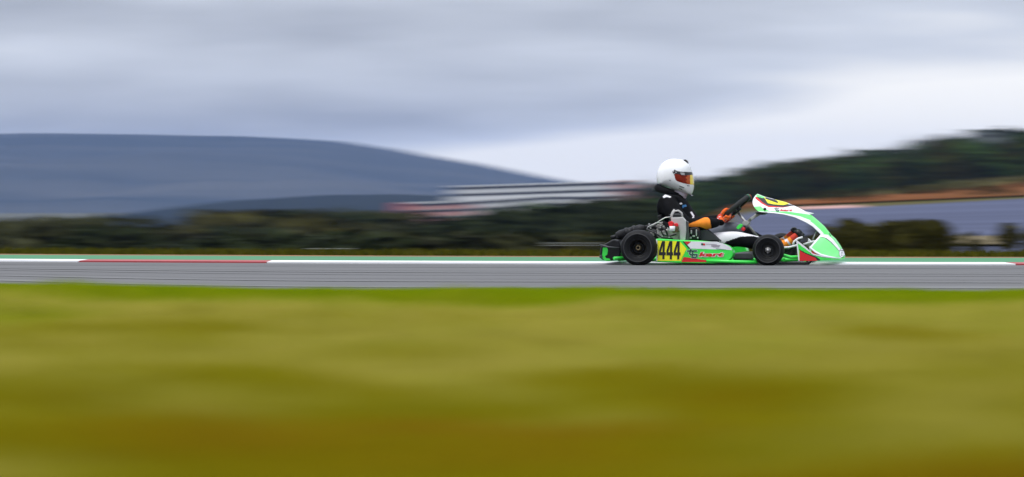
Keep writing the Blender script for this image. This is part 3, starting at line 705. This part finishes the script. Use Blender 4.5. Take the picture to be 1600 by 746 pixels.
# ---- nose cone
yw = lambda u: -.53 * max(0., 1 - min(1, max(0, (u - 1232) / 284)) ** 2.2) ** (1 / 2.2)
WT = [(1233, 551), (1262, 573), (1289, 594), (1334, 635), (1387, 647), (1440, 655), (1493, 660), (1516, 640)]
WB = [(1247, 678), (1270, 678), (1300, 678), (1345, 677), (1387, 675), (1440, 673), (1493, 671), (1517, 664)]
P_wr = poly(c8, (556, 478), (600, 508), (650, 534), (780, 588), (822, 640), (550, 640))
P_wk = poly(c8, (548, 462), (600, 492), (655, 522), (800, 576), (850, 612), (860, 640), (820, 640), (780, 590), (650, 536), (600, 510), (550, 478))
def pick_w(u, v, s, t):
    if s < .045: return 0
    if inside((u, v), P_wr): return 5
    if inside((u, v), P_wk): return 3
    x = (u - 1240) / 250
    if t < .12 + .22 * min(1, max(0, x)): return 0
    if t < .17 + .25 * min(1, max(0, x)) and x > .3: return 3
    return 2
nose = shell('nose_cone', ruled(WT, WB, [yw(p[0]) for p in WT], [yw(p[0]) - .004 for p in WB], fm, pick_w, 160, 40), fm, kart)
NT = [(1383, 517), (1425, 519), (1456, 545), (1485, 585), (1506, 620), (1518, 650)]
NB = [(1311, 598), (1346, 628), (1380, 645), (1420, 653), (1460, 659), (1500, 664)]
def pick_n(u, v, s, t):
    if ((u - 1503) / 14) ** 2 + ((v - 632) / 24) ** 2 < 1: return 3 if (abs(u - 1504) < 3 and abs((v - 632) % 10 - 5) < 2.5) or abs(v - 618) < 2 else 0
    if ((u - 1503) / 16) ** 2 + ((v - 632) / 27) ** 2 < 1: return 3
    if s < .045: return 0
    if t < .05: return 1
    if t < .20: return 0 if s < .75 else 2
    if t < .24 and s < .75: return 3
    if t > .93: return 0
    return 1
shell('nose_cowl', ruled(NT, NB, [-.09, -.09, -.09, -.085, -.07, -.05], [yw(p[0]) + .015 for p in NB], fm, pick_n, 130, 60, 1.0, None, .005, True), fm, nose)
link('nose_bracket', tube([K(1290, 668, -.3), K(1310, 690, -.3), K(1330, 668, -.3)], .012, 8), k_black, kart)

# ---- rear bumper
rb = link('rear_bumper', prism([(72, 590), (145, 548), (178, 556), (192, 600), (188, 650), (160, 672), (110, 680), (72, 668), (64, 640)], -.56, .56, .012), k_blackp, kart)
sticker('bumper_plate', [(84, 598), (108, 598), (114, 612), (110, 640), (96, 650), (104, 662), (124, 664), (130, 676), (98, 676), (82, 664), (80, 640)], -.5625, k_green, rb)
link('bumper_lip', tube([K(66, 582, -.575), K(118, 596, -.58), K(182, 602, -.57)], .008, 8), k_greyp, rb)
link('bumper_lip', prism([(62, 646), (78, 640), (80, 660), (64, 662)], -.58, -.50, .004), k_greyp, rb)

# ---- exhaust silencer
def axis_matrix(p, q): return Matrix.Translation(p) @ (q - p).to_track_quat('Y', 'Z').to_matrix().to_4x4()
p, q = K(150, 536, -.34), K(335, 482, -.34); Ln = (q - p).length; rx_ = .040
prof = [(0, 0), (0, .014), (.02, .016), (.022, .030), (.05, rx_)]
for f in (.38, .62):
    prof += [(Ln * f, rx_), (Ln * f + .002, rx_ + .006), (Ln * f + .022, rx_ + .006), (Ln * f + .024, rx_)]
prof += [(Ln - .04, rx_), (Ln - .005, .026), (Ln, .02), (Ln, 0)]
ex = link('exhaust_silencer', lathe(prof, axis_matrix(p, q), 28), k_silenc, kart)
link('tail_pipe', tube([K(132, 540, -.34), K(150, 536, -.34), K(172, 530, -.34)], .016, 12), k_silenc, ex)
link('exhaust_pipe', tube([K(330, 484, -.34), K(370, 472, -.33), K(420, 480, -.32), K(455, 500, -.33)], [.02, .022, .024, .024], 14), k_silenc, kart)

# ---- engine: crankcase, finned cylinder, carburettor, airbox, hoses
eng = link('engine', prism([(400, 510), (470, 486), (560, 488), (585, 520), (580, 566), (420, 566)], -.46, -.24, .012), k_cast, kart)
bm = bmesh.new()
for i in range(7): add_box(bm, K(520, 470 - i * 11, -.34), (.105, .115, .006), bevel=.002)
add_box(bm, K(520, 437, -.34), (.08, .09, .11), bevel=.004); link('cylinder', bm, k_greyp, eng)
bm = bmesh.new(); random.seed(21)
for i in range(9): add_box(bm, K(random.uniform(360, 470), random.uniform(460, 535), random.uniform(-.45, -.38)), tuple(random.uniform(.012, .034) for _ in range(3)), Matrix.Rotation(random.uniform(0, 3), 3, 'Y'), .003)
link('clutch_parts', bm, k_cast, eng)
bm = bmesh.new()
for i in range(16): add_lathe(bm, [(-.008, 0), (-.008, .006), (.004, .006)], Matrix.Translation(K(random.uniform(345, 480), random.uniform(452, 540), -.465)), 8, False)
link('bolt', bm, k_steel, eng)
link('carburettor', prism([(488, 470), (515, 462), (535, 478), (530, 505), (500, 512), (484, 495)], -.58, -.50, .006), k_brown, eng)
link('spark_plug_cap', prism([(470, 448), (490, 440), (505, 450), (498, 472), (478, 474)], -.58, -.50, .005), k_red, eng)
link('spark_plug_cap', prism([(505, 455), (525, 452), (534, 468), (520, 478), (506, 472)], -.58, -.555, .005), k_red, eng)
link('filter_cup', lathe([(-.02, 0), (-.02, .02), (.02, .024), (.02, 0)], Matrix.Translation(K(497, 486, -.585)) @ Matrix.Rotation(R(90), 4, 'X'), 20), k_white, eng)
for pts, r in (([(345, 495), (352, 475), (400, 452), (440, 448)], .004), ([(360, 480), (420, 440), (455, 420), (490, 415)], .004), ([(340, 488), (390, 510), (440, 540), (500, 545)], .006), ([(430, 470), (460, 500), (470, 530)], .007), ([(395, 470), (430, 500), (445, 530)], .005), ([(545, 420), (575, 435), (590, 470), (585, 520)], .006), ([(440, 520), (480, 530), (520, 520)], .006)):
    link('hose', tube([K(a, b, -.47) for a, b in pts], r, 7), k_steel if r < .005 else k_black, eng)
rad = link('radiator', prism([(489, 420), (560, 418), (577, 440), (580, 500), (574, 556), (543, 556), (538, 500), (490, 462)], -.555, -.50, .006), k_silver, kart)
link('radiator_hoop', tube([K(492, 430, -.53), K(496, 402, -.53), K(510, 382, -.53), K(532, 378, -.53), K(552, 392, -.53), K(558, 420, -.53)], .0075, 10), k_silver, rad)
link('radiator_hoop', tube([K(492, 430, -.52), K(490, 405, -.52), K(497, 388, -.52), K(510, 371, -.52)], .007, 10), k_silver, rad)
link('radiator_edge', prism([(578, 440), (590, 445), (592, 556), (576, 556), (581, 500)], -.545, -.49, .003), k_greyp, rad)
link('intake_airbox', prism([(598, 482), (640, 478), (655, 500), (652, 552), (600, 552)], -.44, -.30, .008), k_blackp, kart)
for a, b, w, h in ((610, 505, .012, .03), (640, 510, .010, .05), (624, 530, .02, .012), (606, 540, .016, .014), (648, 540, .012, .012)): link('bolt', box(K(a, b, -.446), (w, .008, h), None, .002), k_steel, kart)

# ---- seat
seat_uv = [(470, 430), (520, 520), (590, 556), (790, 556), (742, 522), (708, 500), (690, 489), (662, 486), (640, 500), (600, 500), (560, 440), (500, 380)]
side_uv = [(430, 440), (470, 500), (560, 552), (662, 556), (790, 558), (745, 524), (710, 499), (692, 489), (664, 484), (640, 492), (600, 500), (540, 470), (470, 400)]
seat = link('seat', prism([(664, 484), (692, 489), (712, 500), (746, 524), (790, 557), (664, 556)], -.245, -.225, .003), k_greyp, kart)
link('seat_shell', prism([(430, 400), (480, 520), (560, 600), (640, 640), (660, 655), (560, 640), (460, 560), (405, 410)], -.20, .20, .01), k_blackp, seat)
link('seat_shell', prism([(664, 486), (692, 491), (712, 502), (746, 526), (790, 557), (664, 556)], .225, .245, .003), k_greyp, seat)
link('seat_bolster', prism([(440, 440), (600, 500), (664, 520), (664, 600), (540, 600), (450, 520)], -.23, -.20, .006), k_blackp, seat)
link('seat_bolster', prism([(440, 440), (600, 500), (664, 520), (664, 600), (540, 600), (450, 520)], .20, .23, .006), k_blackp, seat)
link('seat_edge', tube([K(*c6(330, 165), -.235), K(*c6(420, 172), -.235), K(*c6(500, 235), -.235), K(*c6(620, 345), -.235)], .006, 8), k_blackp, seat)
link('fuel_tank', prism([(858, 640), (875, 628), (960, 626), (972, 640), (975, 668), (856, 670)], -.40, .12, .012), k_greyp, kart)

# ---- steering
SC = K(868, 366, 0); e1 = Vector((.76, 0, .65)).normalized(); ax = Vector((.65, 0, -.76)).normalized(); ey_ = Vector((0, 1, 0)); RW = .150
def rim_pt(phi, r=RW): return SC + e1 * (math.cos(phi) * r) + ey_ * (math.sin(phi) * r)
bm = bmesh.new(); N = 48
def add_torus(bm, a0, a1, r, off=0., n=48, sec=12, fl=1.0, close=True):
    rings = []
    for i in range(n + (0 if close else 1)):
        ph = a0 + (a1 - a0) * i / n; c = rim_pt(ph); rad_ = (c - SC).normalized()
        rings.append([bm.verts.new(c + rad_ * (math.cos(t) * r) + ax * (math.sin(t) * r * fl + off)) for t in [6.2832 * k / sec for k in range(sec)]])
    m_ = len(rings)
    for i in range(m_ if close else m_ - 1):
        A_, B_ = rings[i], rings[(i + 1) % m_]
        for k in range(sec): bm.faces.new((A_[k], A_[(k + 1) % sec], B_[(k + 1) % sec], B_[k])).smooth = True
add_torus(bm, 0, 6.28319, .0155, 0, 48, 12, 1.25); bmesh.ops.recalc_face_normals(bm, faces=bm.faces)
sw = link('steering_wheel', bm, mat('black_suede', (.012, .013, .012), .8, var=.4, scale=40, bump=.3), kart)
bm = bmesh.new(); add_torus(bm, -.35, .35, .0175, 0, 10, 12, 1.3, False); bmesh.ops.recalc_face_normals(bm, faces=bm.faces); link('grip_marker', bm, mat('dull_green_suede', (.02, .10, .05), .8, scale=40), sw)
bm = bmesh.new(); add_torus(bm, -.10, .10, .0185, .004, 6, 12, 1.4, False); bmesh.ops.recalc_face_normals(bm, faces=bm.faces); link('grip_marker', bm, k_redf, sw)
bm = bmesh.new()
for ph in (R(90), R(-90), R(180)): add_tube(bm, [SC + ax * .03, rim_pt(ph, .08) + ax * .02, rim_pt(ph)], .011, 8)
add_lathe(bm, [(.012, 0), (.012, .04), (.04, .042), (.04, 0)], Matrix.Translation(SC) @ ax.to_track_quat('Y', 'Z').to_matrix().to_4x4(), 20); link('wheel_spoke', bm, k_blackp, sw)
bm = bmesh.new(); add_box(bm, SC - ax * .0 + e1 * .02, (.03, .10, .055), Matrix.Rotation(R(40), 3, 'Y'), .006); link('dash_display', bm, k_blackp, sw)
link('steering_column', tube([SC + ax * .03, K(1005, 536, 0)], .0095, 12), k_steel, kart)
link('column_support', tube([K(925, 462, -.05), K(965, 424, -.06), K(1030, 384, -.08)], .0095, 10), k_cast, kart)
link('column_support', tube([K(930, 466, .05), K(965, 430, .06), K(1030, 390, .08)], .0095, 10), k_cast, kart)
link('support_plate', prism([(960, 424), (990, 398), (1004, 394), (998, 412), (968, 436)], -.075, -.065, .002), k_steel, kart)
link('fairing_bracket', prism([(985, 390), (1020, 384), (1048, 394), (1030, 404), (1000, 400)], -.12, .12, .004), k_black, kart)
link('column_clamp', prism([(912, 448), (925, 438), (950, 440), (954, 456), (938, 470), (915, 466)], -.07, .04, .004), k_silver, kart)
link('clamp_lever', prism([(876, 484), (884, 468), (902, 456), (916, 462), (910, 476), (890, 490)], -.12, -.09, .005), k_green, kart)
link('cable_knob', lathe([(-.012, 0), (-.012, .016), (.012, .016), (.012, 0)], Matrix.Translation(K(920, 488, -.1)), 18), k_red, kart)
link('cable_knob', lathe([(-.012, 0), (-.012, .014), (.012, .014), (.012, 0)], Matrix.Translation(K(938, 482, -.09)), 18), k_black, kart)
link('tie_rod', tube([K(1000, 536, 0), K(1100, 590, -.3), K(1150, 600, -.42)], .007, 8), k_steel, kart)

# ---- pedals and front rails
bm = bmesh.new(); add_tube(bm, [K(*c8(310, 440), -.26), K(*c8(400, 436), -.26), K(*c8(520, 405), -.26)], .0085, 8); add_tube(bm, [K(*c8(308, 400), -.26), K(*c8(318, 470), -.26)], .009, 8); link('pedal_rail', bm, k_white, kart)
link('brake_pedal', tube([K(*c8(455, 400), -.22), K(*c8(475, 350), -.22), K(*c8(530, 310), -.22), K(*c8(600, 288), -.22)], .0085, 8), k_white, kart)
link('throttle_pedal', tube([K(*c8(430, 270), .16), K(*c8(470, 180), .16)], .006, 8), k_steel, kart)
bm = bmesh.new(); add_tube(bm, [K(*c8(610, 395), -.20), K(*c8(700, 365), -.20), K(*c8(790, 345), -.20)], .0085, 8); add_tube(bm, [K(*c8(680, 360), -.2), K(*c8(695, 330), -.2), K(*c8(712, 355), -.2)], .007, 8); link('bumper_hoop', bm, k_white, kart)
link('bumper_hoop', tube([K(*c8(650, 410), .22), K(*c8(730, 385), .22), K(*c8(810, 365), .22)], .009, 8), k_cast, kart)
link('fairing_stay', tube([K(*c8(735, 345), -.05), K(*c8(755, 300), -.05), K(*c8(812, 180), -.05)], [.006, .006, .004], 8), k_steel, kart)
link('brake_disc', lathe([(-.004, .02), (-.004, .07), (.004, .07), (.004, .02)], Matrix.Translation((pf.x + .03, -.40, .11)), 28), k_brown, kart)
bm = bmesh.new()
for i in range(4): add_box(bm, K(*c8(690 + i * 32, 398 - i * 12), -.16), (.022, .05, .02), bevel=.003)
link('brake_master_cylinder', bm, k_cast, kart)

# ================================================================== DRIVER
driver = tag(empty('person', KO, -YAW), 'kart driver in a black racing suit, white helmet and orange gloves, seated in the kart', 'person')
s_black = mat('black_suit_fabric', (.005, .005, .006), .85, spec=.12, var=.5, scale=18, bump=.35)
s_white = mat('white_suit_fabric', (.72, .70, .72), .85, var=.06, scale=18, bump=.25)
s_grey = mat('grey_suit_fabric', (.13, .145, .175), .85, var=.12, scale=18, bump=.3)
s_blue = mat('blue_print', (.03, .17, .40), .7)
def skin(chains, roots=(0,), sub=2):
    """chains of (point, radius) sharing points by key; one continuous surface from a Skin modifier"""
    P, Rd, E, idx = [], [], [], {}
    def vert(p, r):
        key = tuple(round(c, 5) for c in p)
        if key not in idx: idx[key] = len(P); P.append(Vector(p)); Rd.append(r)
        return idx[key]
    rts = []
    for ch in chains:
        ids = [vert(p, r) for p, r in ch]
        E += [(a, b) for a, b in zip(ids, ids[1:])]
        rts.append(ids[0])
    me = bpy.data.meshes.new('skin'); me.from_pydata([tuple(p) for p in P], E, []); o = bpy.data.objects.new('skin', me); COL.objects.link(o)
    o.modifiers.new('skin', 'SKIN').use_smooth_shade = True
    if not me.skin_vertices: 
        bm = bmesh.new(); bm.from_mesh(me); bm.verts.layers.skin.verify(); bm.to_mesh(me); bm.free()
    for i, r in enumerate(Rd):
        sv = me.skin_vertices[0].data[i]; sv.radius = r if isinstance(r, tuple) else (r, r)
        sv.use_root = i in {rts[k] for k in roots}
    m2 = o.modifiers.new('sub', 'SUBSURF'); m2.levels = sub; m2.render_levels = sub
    dg = bpy.context.evaluated_depsgraph_get(); r = bpy.data.meshes.new_from_object(o.evaluated_get(dg)); bpy.data.objects.remove(o)
    r.shade_smooth(); return r
pelvis = K(590, 575, 0); belly = K(572, 482, 0); chest = K(508, 405, 0); upper = K(492, 345, 0); neck = K(530, 300, 0); headb = K(535, 262, 0)
ch = [[(pelvis, (.135, .12)), (belly, (.155, .155)), (chest, (.165, .165)), (upper, (.14, .125)), (neck, .075), (headb, .058)]]
arms = {}
for s, sh, elb, fo, wr in ((-1, (462, 335), (585, 462), (690, 456), (782, 448)), (1, (502, 330), (640, 452), (720, 446), (800, 424))):
    S_, E_, F_, W_ = K(*sh, s * .165), K(*elb, s * .27), K(*fo, s * .235), K(*wr, s * .165); arms[s] = W_
    Sm = S_ * .5 + E_ * .5 + Vector((-.008, s * .01, 0))
    ch.append([(upper, (.14, .125)), (S_, .085), (Sm, .066), (E_, .054), (F_, .056), (W_, .034)])
feet = {}
for s, hp, mid, kn, sh, an in ((-1, (640, 590), (770, 560), (880, 545), (1010, 572), (1120, 592)), (1, (640, 580), (770, 505), (880, 486), (1010, 560), (1110, 585))):
    H_, M_, Kn, Sh, An = K(*hp, s * .10), K(*mid, s * .145), K(*kn, s * .165), K(*sh, s * .15), K(*an, s * .13); feet[s] = An
    ch.append([(pelvis, (.135, .12)), (H_, .085), (M_, .078), (Kn, .066), (Sh, .058), (An, .040)])
body = skin(ch, sub=4)
for m in (s_black, s_white, s_grey, k_orange, s_blue): body.materials.append(m)
P_or = poly(c5, (-60, 560), (20, 572), (110, 540), (200, 505), (320, 448), (368, 500), (390, 640), (340, 650), (230, 605), (130, 600), (0, 600))
P_wh = poly(c6, (500, 236), (640, 190), (690, 150), (800, 130), (1010, 150), (1090, 190), (1180, 290), (1080, 272), (900, 280), (790, 318), (700, 352), (640, 395), (590, 350))
P_sh = poly(c4, (330, 165), (365, 130), (450, 160), (445, 182), (390, 168), (345, 182)); P_bl = poly(c4, (615, 295), (670, 280), (680, 305), (625, 330)); P_w2 = poly(c4, (720, 385), (748, 378), (795, 450), (772, 474)); P_w3 = poly(c4, (570, 265), (600, 250), (625, 260), (590, 285))
co = body.vertices; mi = []
for f in body.polygons:
    p = f.center; uv = UV(p); k = 0
    if p.y < -.02:
        if p.y < -.12 and inside(uv, P_or): k = 3
        elif inside(uv, P_wh): k = 1
        elif inside(uv, P_sh) or inside(uv, P_w2) or inside(uv, P_w3): k = 1
        elif inside(uv, P_bl): k = 4
    elif p.y > .05 and 690 < uv[0] < 920 and uv[1] > 430: k = 2
    mi.append(k)
body.polygons.foreach_set('material_index', mi)
link('body', body, None, driver)

# neck brace and balaclava
bm = bmesh.new(); n = 40; rings = []
for i in range(n):
    a = 2 * math.pi * i / n; back = .5 - .5 * math.cos(a)
    c = K(474, 268, 0) + Vector((math.cos(a) * .088, math.sin(a) * .112, -.034 * math.cos(a) * .9 + .004)); d = Vector((math.cos(a), math.sin(a), 0))
    rr = .017 + .011 * back
    rings.append([bm.verts.new(c + d * math.cos(t) * rr + Vector((0, 0, 1)) * math.sin(t) * rr * 1.1) for t in [6.2832 * k / 12 for k in range(12)]])
for i in range(n):
    for k in range(12): bm.faces.new((rings[i][k], rings[i][(k + 1) % 12], rings[(i + 1) % n][(k + 1) % 12], rings[(i + 1) % n][k])).smooth = True
bmesh.ops.recalc_face_normals(bm, faces=bm.faces); link('neck_brace', bm, s_black, driver)
link('balaclava', lathe([(-.015, .045), (.0, .052), (.03, .056), (.05, .05)], axis_matrix(K(546, 290, 0), K(552, 250, 0)), 24), k_flesh, driver)

# helmet: one shell swept from its outline, visor and vents of its own
HO = [(510, 69), (540, 71), (572, 80), (594, 96), (606, 118), (612, 146), (618, 165), (622, 185), (625, 210), (626, 235), (624, 252), (617, 272), (607, 288), (590, 285), (560, 276), (530, 266), (500, 254), (465, 240), (430, 230), (412, 222), (405, 200), (403, 180), (406, 150), (416, 124), (434, 98), (458, 80), (484, 71)]
def inflate(outline, centre, width, pick, n=120, nb=48, power=.85):
    O = np.array(outline + outline[:1], float); d = np.concatenate([[0], np.cumsum(np.hypot(np.diff(O[:, 0]), np.diff(O[:, 1])))]); q = np.linspace(0, d[-1], n + 1)[:-1]
    Q = np.stack([np.interp(q, d, O[:, 0]), np.interp(q, d, O[:, 1])], 1)
    for _ in range(3): Q = Q * .5 + (np.roll(Q, 1, 0) + np.roll(Q, -1, 0)) * .25
    bm = bmesh.new(); rings = []; c = np.array(centre)
    for j in range(1, nb):
        b = math.pi * (j / nb - .5); k = math.cos(b) ** power; y = math.sin(b) * width
        P = [c + (p - c) * k for p in Q]
        rings.append(([bm.verts.new(K(p[0], p[1], 0) * 1.0 + Vector((0, y, 0))) for p in P], P))
    for (a, pa), (b, pb) in zip(rings, rings[1:]):
        for i in range(n):
            i2 = (i + 1) % n; f = bm.faces.new((a[i], a[i2], b[i2], b[i])); f.smooth = True
            f.material_index = pick(f.calc_center_median())
    for rv, e in ((rings[0], 0), (rings[-1], 1)):
        f = bm.faces.new(rv[0]); f.smooth = True
    bmesh.ops.recalc_face_normals(bm, faces=bm.faces); return bm
def UV0(p):
    """drawing position of a helmet point as seen square from the side (the drawing is taken on its middle plane)"""
    return UV(Vector((p.x, 0, p.z)))
c3 = lambda a, b: (304.6 + a * .30628, 38.07 + b * .30628)
V_op = [(700, 318), (775, 352), (850, 360), (1010, 362), (1060, 430), (1060, 560), (1050, 612), (990, 606), (900, 588), (820, 565), (750, 540), (722, 520), (700, 460), (690, 410), (650, 350)]
sh_uv = -6.0                                     # near flank appears a little behind the middle plane
P_vis = [(u + 3, v) for u, v in poly(c3, *V_op)]
h_white = mat('helmet_white_paint', (.80, .80, .80), .25, var=.02, coat=.6)
h_red = mat('red_mirror_visor', (.085, .004, .002), .2, .0, var=.5, scale=9, col2=(.24, .016, .002), coat=.0, spec=.2)
h_yel = mat('yellow_mirror_visor', (.85, .62, .02), .15, .4, var=.1, coat=1.0)
h_strip = mat('visor_strip', (.012, .010, .010), .3)
P_str = [(u + 3, v) for u, v in poly(c3, (700, 318), (775, 352), (1010, 362), (1020, 420), (900, 428), (780, 410), (720, 400), (690, 410), (650, 350))]
helmet = link('helmet', inflate(HO, (512, 178), .128, lambda p: 0), [h_white], driver)
def pick_v(p): return 0
vis = inflate([(512 + (u - 512) * 1.012, 178 + (v - 178) * 1.012) for u, v in HO], (512, 178), .1295, lambda p: 0, 260, 90)
dele = []
for f in vis.faces:
    p = f.calc_center_median(); uv = UV0(p)
    if not inside(uv, P_vis): dele.append(f)
    else: f.material_index = 1 if inside(uv, P_str) else (2 if uv[0] > 609 else (3 if uv[0] > 590 + 4 * math.sin(uv[1] * .3) else 0))
bmesh.ops.delete(vis, geom=dele, context='FACES')
link('visor', vis, [h_red, h_strip, h_yel, mat('orange_mirror_visor', (.42, .07, .004), .2, .0, var=.3, scale=9, coat=.25, spec=.3)], helmet)
def on_helmet(u, v, lift=.004):
    """point on the near flank of the helmet at drawing position (u, v)"""
    c = np.array((512., 178.)); d = np.array((u, v)) - c; ang = math.atan2(d[1], d[0]); best = 1e9
    O = HO + HO[:1]
    for p, q in zip(O, O[1:]):
        p = np.array(p) - c; q = np.array(q) - c; e = q - p; den = d[0] * e[1] - d[1] * e[0]
        if abs(den) < 1e-9: continue
        t = (p[0] * e[1] - p[1] * e[0]) / den; w = (p[0] * d[1] - p[1] * d[0]) / den
        if t > 0 and -1e-6 <= w <= 1 + 1e-6: best = min(best, t)
    k = min(1., 1 / best); b = math.acos(min(1, k ** (1 / .85)))
    P = K(u, v, 0); P.y = -(math.sin(b) * .128 + lift); return P
def vent(name, pts, r, m, lift=.001):
    return link(name, tube([on_helmet(*c3(*p), lift) for p in pts], r, 8), m, helmet)
vent('vent_slot', [(800, 636), (840, 650), (888, 668)], .0035, h_strip, .0); vent('vent_slot', [(785, 676), (815, 688), (845, 702)], .0035, h_strip, .0)
vent('vent_slot', [(940, 626), (985, 632)], .003, h_strip, .0); vent('shell_crease', [(355, 428), (440, 446), (530, 468)], .002, mat('shell_seam', (.5, .5, .5), .5), -.0012)
for a, b, r in ((685, 348, .0065), (736, 368, .005), (712, 398, .004)): link('visor_screw', lathe([(-.004, 0), (-.004, r * .8), (.004, r), (.004, 0)], Matrix.Translation(on_helmet(*c3(a, b), .003)), 16), h_white, helmet)
link('visor_tab', prism(poly(c3, (775, 370), (862, 378), (868, 425), (800, 418)), on_helmet(*c3(820, 398)).y - .004, on_helmet(*c3(820, 398)).y + .004, .001), mat('grey_label', (.35, .34, .35), .5), helmet)
link('helmet_bolt', lathe([(-.003, 0), (-.003, .004), (.003, .004), (.003, 0)], Matrix.Translation(on_helmet(*c3(620, 526), .001)), 12), h_strip, helmet)
link('top_vent', prism(poly(c3, (840, 122), (880, 118), (915, 145), (936, 195), (920, 200), (880, 160)), -.03, .03, .003), h_strip, helmet)
link('chin_spoiler', prism([(588, 282), (610, 291), (609, 287), (592, 278)], -.06, .06, .001), h_strip, helmet)

# gloved hands closed on the wheel
k_glove = mat('orange_red_glove_fabric', (.88, .13, .012), .8, var=.2, scale=25, bump=.3)
for s in (-1, 1):
    phi = R(127) * s; G = rim_pt(phi); n = (G - SC).normalized(); tg = (e1 * -math.sin(phi) + ey_ * math.cos(phi)) * (-s); tg.normalize()   # tg points up along the rim
    W_ = arms[s]; palm = G - ax * .014 + n * .026 - tg * .012; mid = W_ * .5 + palm * .5 + Vector((0, 0, .004))
    chs = [[(W_ + (W_ - mid) * .7, .036), (W_, .036), (mid, (.040, .030)), (palm, (.044, .024)), (G + ax * .004 + n * .030, (.040, .018))]]
    for i in range(4):
        o_ = tg * ((i - 1.5) * -.0225); ln = (.96, 1.04, 1.0, .86)[i]; base = G + ax * .002 + n * .030 + o_
        pts = [(base, .0125)]
        for a_, r_, rad_ in ((25, .036, .0122), (75, .035, .0115), (120, .034, .0108), (120 + 50 * ln, .030, .0095)):
            q = R(a_); pts.append((G + o_ * 1.02 + (n * math.cos(q) + ax * math.sin(q)) * r_ * (.85 + .15 * ln), rad_))
        chs.append(pts)
    chs.append([(palm - ax * .008 + tg * .020, .016), (G - ax * .032 + n * .010 + tg * .036, .0140), (G - ax * .032 - n * .006 + tg * .050, .0120), (G - ax * .026 - n * .024 + tg * .056, .0100)])
    gm = skin(chs, roots=range(len(chs)), sub=2)
    for m in (k_glove, k_redf, s_white, s_black): gm.materials.append(m)
    mi = []
    for f in gm.polygons:
        p = f.center; a_ = (p - palm).dot(ax); d_ = (p - W_).length
        k = 0
        if d_ < .022 or (p - palm).dot((W_ - palm).normalized()) > (W_ - palm).length - .004: k = 3
        elif (p - palm).dot(tg) < .018: k = 1
        if k != 3 and abs(math.sin((p - palm).dot(tg) * 95 + (p - palm).dot(n) * 60)) < .13: k = 2
        mi.append(k)
    gm.polygons.foreach_set('material_index', mi); link('glove', gm, None, driver)

# boots on the pedals
for s, toe, heel in ((-1, (1246, 512), (1168, 592)), (1, (1222, 500), (1150, 580))):
    An = feet[s]; y = s * .125; hl = K(*heel, y); t_ = K(*toe, y); m_ = hl * .5 + t_ * .5
    bt = skin([[(An, .040), (hl * .75 + An * .25 + Vector((0, 0, .012)), .042), (hl * .66 + t_ * .34, (.040, .034)), (m_ * .55 + t_ * .45, (.040, .030)), (t_, (.032, .020))]], sub=2)
    for m in (k_orange, s_white, k_redf): bt.materials.append(m)
    d_ = (t_ - hl).normalized(); bt.polygons.foreach_set('material_index', [1 if abs((f.center - hl).dot(d_) - .045) < .008 or (f.center - hl).dot(d_) < -.012 else (2 if (f.center - hl).dot(d_) > .085 else 0) for f in bt.polygons])
    boot = link('boot', bt, None, driver)
    fwd = d_; up_n = Vector((-fwd.z, 0, fwd.x)); off = -up_n * .030
    so = [t_ + fwd * .03 + off, t_ + off * 1.1, m_ + off * 1.35, hl + off * 1.35, hl - fwd * .025 + off]
    link('sole', tube(so, [.014, .02, .018, .02, .012], 10), k_black, boot)
    link('toe_cap', tube([t_ - fwd * .015, t_ + fwd * .012, t_ + fwd * .03], [.033, .033, .015], 12), k_black, boot)
